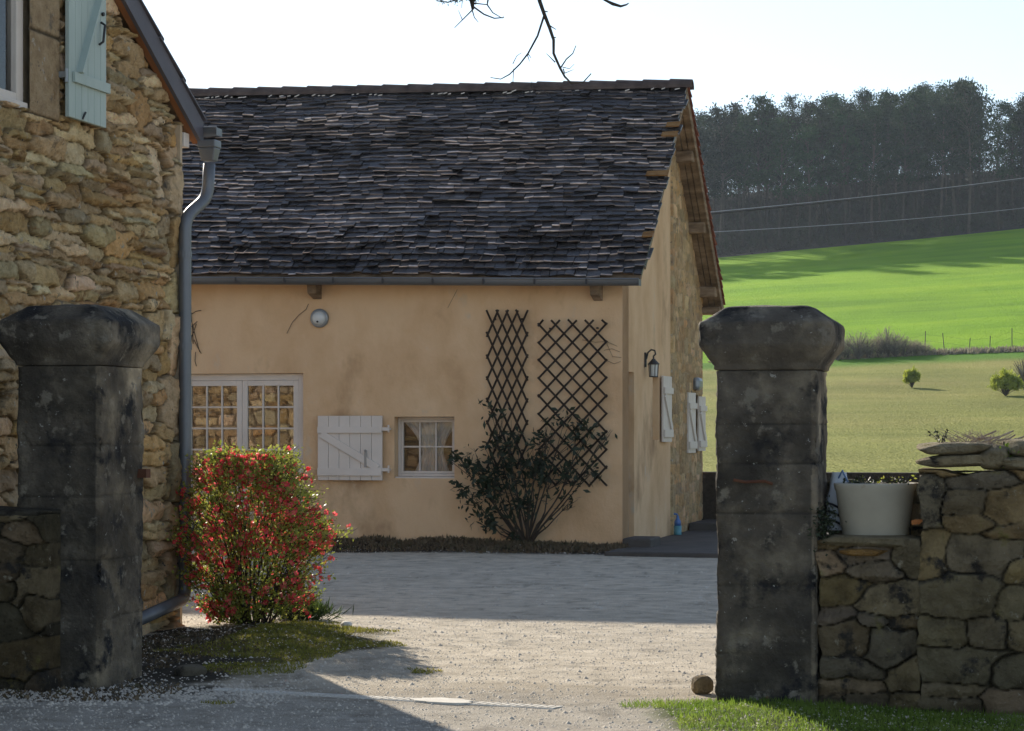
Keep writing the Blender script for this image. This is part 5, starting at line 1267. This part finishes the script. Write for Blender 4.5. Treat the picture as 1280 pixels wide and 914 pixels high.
# ================================================================== OVERHANGING BRANCHES (tree stands right of the frame)
def bare_branches():
    Yb = 9.0; T = lambda px, py, y=Yb: Vector(((px - HX) * y / F, y, zat(py, y)))
    root = tag(empty('bare_tree', (4.6, 9.2, 0)), 'leafless tree whose dark twigs hang into the top of the view', 'tree')
    off = Vector((4.6, 9.2, 0)); tr = MB()
    tr.tube([Vector((0, 0, -.1)), Vector((.03, 0, 1.2)), Vector((-.05, 0, 2.6)), Vector((.05, 0, 4.2)), Vector((0, .1, 6))], [.16, .13, .11, .08, .04], 12); tr.build('trunk', M['bark'], root, smooth=True)
    mb = MB()
    def B(pts, r0, r1):
        P = [(T(*p) if len(p) == 2 else Vector(p)) - off for p in pts]; n = len(P); mb.tube(P, [r0 + (r1 - r0) * i / (n - 1) for i in range(n)], 6)
    top = (.45, 9.0, 3.75)
    B([(4.55, 9.2, 2.9), (3.6, 9.1, 3.5), (2.4, 9, 3.72), (1.2, 9, 3.75), top, (.14, 9.0, 3.45), (674, 0)], .05, .010)
    B([(4.6, 9.2, 3.4), (3.0, 9.1, 3.95), (1.2, 9.0, 4.05), (0, 9, 3.8), (-.2, 9, 3.45), (590, 0), (591, 12)], .045, .006)
    B([(1.2, 9, 4.05), (.7, 9, 3.6), (.42, 9, 3.3), (752, -2), (766, 5), (776, 8), (783, 6), (786, 4)], .014, .002)
    B([(674, 0), (680, 17), (687, 35), (692, 50), (692, 67), (700, 85), (706, 96), (714, 104), (729, 103), (739, 92)], .009, .0025)
    B([(680, 20), (672, 45), (660, 67), (650, 80), (637, 93), (626, 99), (613, 97)], .005, .0018)
    B([(642, 86), (641, 106)], .002, .0015); B([(641, 80), (646, 70), (652, 66)], .002, .001); B([(659, 68), (662, 77)], .0025, .001); B([(660, 67), (664, 73)], .0025, .001)
    B([(694, 78), (683, 67)], .003, .0012); B([(700, 86), (708, 74), (716, 67), (720, 57)], .0035, .0018); B([(703, 84), (712, 86), (718, 80)], .002, .001); B([(705, 92), (717, 87)], .002, .001)
    B([(704, 86), (706, 92)], .003, .002); B([(680, 14), (685, 15)], .003, .002); B([(687, 32), (695, 37)], .003, .0015); B([(692, 47), (695, 47)], .003, .002); B([(664, 110), (665, 101)], .001, .001)
    B([(591, 12), (578, 25), (568, 35)], .003, .0015); B([(591, 8), (605, 18), (618, 23), (630, 22), (629, 20)], .004, .0015); B([(590, 12), (593, 22), (598, 28)], .003, .0012); B([(610, 0), (609, 6), (616, 16), (628, 23)], .004, .0015)
    B([(578, 25), (573, 13)], .002, .001); B([(591, 4), (610, 6)], .003, .002); B([(590, 0), (575, -2), (560, 3), (545, 1)], .004, .002); B([(578, 0), (577, 10)], .002, .001)
    mb.build('branches', M['bark'], root, smooth=True)
    rg = np.random.default_rng(2); C = np.array([tuple(T(px, py) - off) for (px, py) in ((548, 0), (551, -2), (571, 2), (574, -1), (590, -1), (592, 1), (562, 0))])
    P = C[rg.integers(0, len(C), 160)] + rg.normal(size=(160, 3)) * .009; leaves('buds', P, .016, M['darkleaf'], root, asp=.3, rg=rg)
bare_branches()

# ================================================================== FAR LANDSCAPE
def copy_tree(o, loc, rz, sc_, group=None, label=None):
    c = o.copy(); COL.objects.link(c); c.location = loc; c.rotation_euler = (0, 0, rz); c.scale = (sc_,) * 3
    if label: c['label'] = label
    for ch in list(o.children):
        d = ch.copy(); COL.objects.link(d); d.parent = c
    return c
def pine(seed):
    r = random.Random(seed); rg = np.random.default_rng(seed); H = 18
    root = empty('pine_tree', (0, 0, 0)); lean = r.uniform(-.5, .5)
    tr = MB(); pts = [Vector((lean * (t ** 1.5) + .15 * math.sin(t * 5 + seed), .2 * math.sin(t * 4 + seed * 2), H * .96 * t)) for t in np.linspace(0, 1, 10)]; tr.tube(pts, [.19 * (1 - .8 * t) + .02 for t in np.linspace(0, 1, 10)], 6)
    def at(z): t = max(0, min(.999, z / (H * .96))) * 9; i = int(t); return pts[i].lerp(pts[i + 1], t - i)
    P = []; S = []
    for k in range(58):
        z = H * r.uniform(.44, 1.0) ; t = (z / H - .44) / .56
        rad = (1.0 + 1.9 * math.sin(math.pi * min(1, (t * .8 + .18)))) * r.uniform(.5, 1.1) * (1.05 - .35 * t)
        a = r.uniform(0, 6.28); c = at(z * .95) ; e = Vector((c.x + rad * math.cos(a), c.y + rad * math.sin(a), z + r.uniform(0, .5)))
        tr.tube([c - Vector((0, 0, .6)), c.lerp(e, .6), e], [.05, .03, .012], 4, cap=False)
        n = 42
        q = rg.normal(size=(n, 3)) * np.array([.55, .55, .30]) * r.uniform(.7, 1.2); P.append(q + np.array([e.x, e.y, e.z + .1]))
        q = rg.normal(size=(10, 3)) * .3; P.append(q + np.array(c.lerp(e, .5)))
    for k in range(9):    # dead stubs on the lower trunk
        z = H * r.uniform(.18, .5); c = at(z); a = r.uniform(0, 6.28); tr.tube([c, c + Vector((math.cos(a) * r.uniform(.5, 1.4), math.sin(a) * r.uniform(.5, 1.4), r.uniform(-.3, .3)))], [.03, .01], 3, cap=False)
    tr.build('trunk', M['pinebark'], root); P = np.concatenate(P); leaves('crown', P, .42, M['pine'], root, up=.5, asp=.42, rg=rg)
    return root
def bare_far(seed, H=16, name='bare_tree'):
    r = random.Random(seed); root = empty(name, (0, 0, 0)); tr = MB(); mb = MB()
    top = Vector((r.uniform(-.5, .5), 0, H * .6)); tr.tube([Vector((0, 0, 0)), top * .5, top], [.16, .12, .07], 5); tr.build('trunk', M['twig'], root)
    def grow(p, d, l, rad, dep):
        q = p + d * l; mb.tube([p, p.lerp(q, .5) + Vector((r.uniform(-.1, .1), r.uniform(-.1, .1), 0)) * l * .3, q], [rad, rad * .8, rad * .6], 3, cap=False)
        if dep == 0: return
        for k in range(r.choice((2, 3, 3))):
            n = (d + Vector((r.uniform(-.75, .75), r.uniform(-.75, .75), r.uniform(-.1, .5)))).normalized(); grow(q if k else p.lerp(q, .7), n, l * r.uniform(.6, .85), rad * .6, dep - 1)
    for k in range(6): grow(top * r.uniform(.6, 1), Vector((r.uniform(-.6, .6), r.uniform(-.6, .6), 1)).normalized(), H * .16, .05, 4)
    mb.build('crown', M['twig'], root); return root
pines = [pine(s) for s in (1, 2, 3, 4, 5)]; bares = [bare_far(s) for s in (11, 12)]
r = random.Random(77); used = set(); cnt = 0
spots = []
xg = -14.0
rows = [(300, 3.2), (305, 3.4), (311, 3.4), (318, 3.4), (326, 3.4), (335, 3.3), (344, 3.2), (353, 3.0)]
for ri, (Y0, sp) in enumerate(rows):
    x = (-12 if ri < 3 else 24) + ri * .8
    while x < 82 + ri * 1.5:
        spots.append((x + r.uniform(-.9, .9), Y0 + r.uniform(-2.5, 2.5), ri)); x += sp * (1.35 if x < 22 else 1) * r.uniform(.8, 1.25)
TG = 'pine trees of the hilltop wood'
for i, (x, y, ri) in enumerate(spots):
    if y < 298.5: y = 298.5
    pxx = HX + x * F / y
    bare = (ri >= 3 and pxx < 1060 and r.random() < .30) or (x < 0 and r.random() < .5)
    hs = 1.04 - .045 * ri
    if pxx > 1235: hs *= .86
    if pxx > 1222 and pxx < 1258 and ri > 1: continue      # thinner end of the wood
    s = r.uniform(.84, 1.08) * hs
    if bare:
        k = r.randrange(2); o = bares[k]; key = ('b', k); s *= 1.05
    else:
        k = r.randrange(5); o = pines[k]; key = ('p', k)
    loc = (x, y, zg(x, y) - .1)
    lab = 'bare grey tree standing among the pines of the hilltop wood' if bare else 'tall dark pine with bare trunk in the hilltop wood'
    if key in used: o = copy_tree(o, loc, r.uniform(0, 6.28), s)
    else: used.add(key); o.location = loc; o.scale = (s,) * 3
    tag(o, lab, 'tree', 'bare trees of the hilltop wood' if bare else TG)
    cnt += 1
print('trees', cnt)
def undergrowth():
    rg = np.random.default_rng(31); n = 60000; x = rg.uniform(12, 92, n); y = 298 + 58 * rg.random(n) ** 1.0; z = height(x, y) + np.minimum(rg.exponential(1.1, n), 2.6) * (1 + 1.7 * sstep(325, 350, y))
    hh = 1 + .8 * vn(x / 3, y / 3, 0, 4); z = height(x, y) + (z - height(x, y)) * hh
    tag(leaves('undergrowth', np.stack([x, y, z], 1), .9, M['brush'], None, up=1.0, asp=.14, rg=rg), 'dark brown brush and saplings filling the foot of the wood', 'undergrowth', kind='stuff')
undergrowth()
def bank_strip():
    rg = np.random.default_rng(32); n = 9000; x = rg.uniform(14, 48, n); y = 157.6 + rg.normal(0, .5, n) + .6 * np.sin(x / 7); z = height(x, y)
    tag(leaves('dry_grass_bank', np.stack([x, y, z], 1), .42, M['twigpale'], None, up=1.2, asp=.2, rg=rg), 'pale dry grass strip between pasture and green field', 'dry grass', kind='stuff')
def tufts():
    rg = np.random.default_rng(35); n = 30000; y = 48 + 108 * rg.random(n) ** .8; x = (rg.uniform(-.0, .27, n) + .0) * y + rg.normal(0, 2, n)
    k = .6 * vn(x / 5, y / 14, 0, 3) + .5 * vn(x / 1.5, y / 4, 0, 5) + rg.normal(0, .3, n) > .25; x, y = x[k], y[k]; z = height(x, y) - .02
    tag(leaves('pasture_tufts', np.stack([x, y, z], 1), .12, M['tuft'], None, up=.6, asp=.5, rg=rg), 'scattered tufts of rough grass in the pale pasture', 'grass', kind='stuff')
M['tuft'] = pmat('tuft_grass', [(.11, .125, .028), (.21, .205, .055), (.28, .25, .09)], .4, .9, trans=.2)
M['twigpale'] = pmat('pale_dry_grass', [(.17, .14, .09), (.34, .29, .22), (.12, .15, .05)], 1.2, .95, trans=.3)
bank_strip()
def twigbush(name, loc, w, h, n, mat, leafmat, label, cat, seed, group=None, lf=.12, nl=900, up=1.2, asp=.2):
    r = random.Random(seed); root = tag(empty(name, loc), label, cat, group); mb = MB(); P = []
    for k in range(n):
        a = r.uniform(0, 6.28); q = math.sqrt(r.random()); zt = h * r.uniform(.55, 1.0) * math.sqrt(max(.05, 1 - .75 * q * q)); e = Vector((w * q * math.cos(a), w * q * math.sin(a), zt)); m_ = Vector((e.x * .35, e.y * .35, zt * .55))
        mb.tube([(0, 0, 0), m_, e], [.02 * h, .012 * h, .004 * h], 3, cap=False)
        for j in range(max(1, nl // n)):
            t = r.uniform(.35, 1.05); p = m_.lerp(e, t) + Vector((r.gauss(0, .09), r.gauss(0, .09), r.gauss(0, .07))) * w; P.append(tuple(p))
    mb.build('stems', mat, root); rg = np.random.default_rng(seed)
    if leafmat: leaves('foliage', np.array(P), lf, leafmat, root, up=up, asp=asp, rg=rg)
    return root
def fpt(px, py):     # where the view ray meets the hill
    for Y in np.arange(45, 400, .25):
        x = (px - HX) * Y / F; z = CAMZ + (HY - py) * Y / F
        if zg(x, Y) >= z: return (x, Y, zg(x, Y))
    return (x, Y, z)
twigbush('broom_shrub', fpt(1140, 485), .52, 1.05, 60, M['bark'], M['gorse'], 'small round green broom shrub standing alone in the pasture', 'shrub', 3, None, .17, 4200, 1.5, .22)
twigbush('broom_shrub', fpt(1257, 495), .80, 1.30, 80, M['bark'], M['gorse'], 'larger round green broom shrub in the pasture near the right edge', 'shrub', 4, None, .19, 6500, 1.5, .22)
twigbush('bare_sapling', fpt(1282, 490), .8, 2.2, 60, M['twig'], M['twig'], 'thin leafless grey sapling behind the larger broom shrub', 'sapling', 5, None, .2, 500, 1.5, .08)
HG = 'leafless shrubs along the field edge'
r = random.Random(55)
for i, (px, w, h) in enumerate(((1046, 1.1, 1.5), (1058, 1.3, 1.9), (1072, 1.5, 2.1), (1087, 1.3, 1.7), (1100, .9, 1.4), (1110, 1.2, 2.2), (1119, 1.1, 1.8), (1130, 1.0, 1.3), (1142, 1.0, 1.1), (1154, .9, .9))):
    x = (px - HX) * 156.5 / F; y = 156.5 + r.uniform(-.6, .6)
    twigbush('bare_shrub', (x, y, zg(x, y)), w, h, 70, M['twig'], M['twigpale'], 'leafless grey shrub in the hedge at the edge of the green field', 'shrub', 60 + i, HG, .28, 900, 1.3, .07)
# wire fence
fr_ = tag(empty('wire_fence', (0, 0, 0)), 'old wire fence with thin leaning wooden posts along the green field', 'fence'); tops = []
for (px, hh, ln) in ((1060, 1.1, 0), (1104, 1.0, .1), (1156, 1.6, .05), (1181, 1.4, -.15), (1211, 1.0, .1), (1237, 1.1, .05), (1265, 1.6, 0), (1290, 1.2, 0), (1320, 1.2, 0)):
    x = (px - HX) * 158.3 / F; y = 158.3; z = zg(x, y); mb = MB(); mb.tube([(x, y, z - .2), (x + ln, y, z + hh)], [.035, .028], 6); mb.build('post', M['oldpost'], fr_); tops.append((x + ln * .8, y, z + hh * .85))
mb = MB(); mb.tube(tops, .004, 4); mb.tube([(a, b, c - .45) for (a, b, c) in tops], .004, 4); mb.build('wire', M['oldpost'], fr_)
# overhead cables
def cable(p0, p1, rad, mat, label, sag=.0, group=None):
    a = Vector(((p0[0] - HX) * p0[2] / F, p0[2], zat(p0[1], p0[2]))); b = Vector(((p1[0] - HX) * p1[2] / F, p1[2], zat(p1[1], p1[2])))
    mb = MB(); mb.tube([a.lerp(b, t) - Vector((0, 0, sag * 4 * t * (1 - t))) for t in np.linspace(0, 1, 24)], rad if not isinstance(rad, tuple) else list(np.linspace(rad[0], rad[1], 24)), 6)
    tag(mb.build('overhead_cable', mat), label, 'cable', group)
cable((852, 271, 31.2), (1500, 188, 75), .011, M['cable_dark'], 'thick dark overhead cable, middle of the three crossing before the wood', .15)
cable((852, 268.5, 31.1), (1500, 186.5, 75), .006, M['cable'], 'thin pale overhead cable just above the thick dark one', .15)
cable((852, 292, 31.4), (1500, 223, 75), .006, M['cable'], 'lowest thin pale overhead cable before the wood', .25)

# ================================================================== HAZE
mb = MB(); mb.box(-260, 330, -30, 420, -2, 64)
hz_ = mb.build('haze', None or bpy.data.materials.new('haze_air')); hm = hz_.data.materials[0]; hm.use_nodes = True; nt = hm.node_tree
nt.nodes.remove(nt.nodes['Principled BSDF']); pv = nt.nodes.new('ShaderNodeVolumePrincipled'); pv.inputs['Density'].default_value = .00014
pv.inputs['Color'].default_value = (.70, .84, 1, 1); pv.inputs['Anisotropy'].default_value = .3
nt.links.new(pv.outputs[0], nt.nodes['Material Output'].inputs['Volume'])
tag(hz_, 'thin bluish air haze over the valley', 'haze', kind='stuff')

# ================================================================== LIGHT, SKY, CAMERA
AZ, EL = R(20.5), R(21.8)
w = bpy.data.worlds.new('World'); sc.world = w; w.use_nodes = True; nt = w.node_tree
sky = nt.nodes.new('ShaderNodeTexSky'); sky.sky_type = 'NISHITA'; sky.sun_disc = False; sky.sun_elevation = EL; sky.sun_rotation = -AZ
sky.air_density = 1.0; sky.dust_density = .15; sky.ozone_density = 3.0
hs = nt.nodes.new('ShaderNodeHueSaturation'); hs.inputs['Saturation'].default_value = .74; nt.links.new(sky.outputs[0], hs.inputs['Color']); nt.links.new(hs.outputs[0], nt.nodes['Background'].inputs[0]); nt.nodes['Background'].inputs[1].default_value = .10
ld = bpy.data.lights.new('Sun', 'SUN'); ld.energy = 4.6; ld.angle = R(.5); ld.color = (1, .91, .77)
lo = bpy.data.objects.new('Sun', ld); COL.objects.link(lo)
sd = Vector((-math.sin(AZ) * math.cos(EL), math.cos(AZ) * math.cos(EL), math.sin(EL))); lo.rotation_euler = sd.to_track_quat('Z', 'Y').to_euler(); lo.location = (0, 0, 30)
cd = bpy.data.cameras.new('Camera'); cam = bpy.data.objects.new('Camera', cd); COL.objects.link(cam); sc.camera = cam
cd.sensor_width = 36; cd.lens = 36 * F / 1280; cam.location = (0, 0, CAMZ); cam.rotation_euler = (R(90), 0, 0); cd.shift_y = (HY - 457) / 1280; cd.clip_end = 5000; cd.clip_start = .1
sc.view_settings.view_transform = 'Standard'; sc.view_settings.look = 'None'; sc.view_settings.gamma = 1; sc.view_settings.exposure = .88
try: sc.cycles.volume_bounces = 0; sc.cycles.max_bounces = 8; sc.cycles.transparent_max_bounces = 12
except Exception: pass
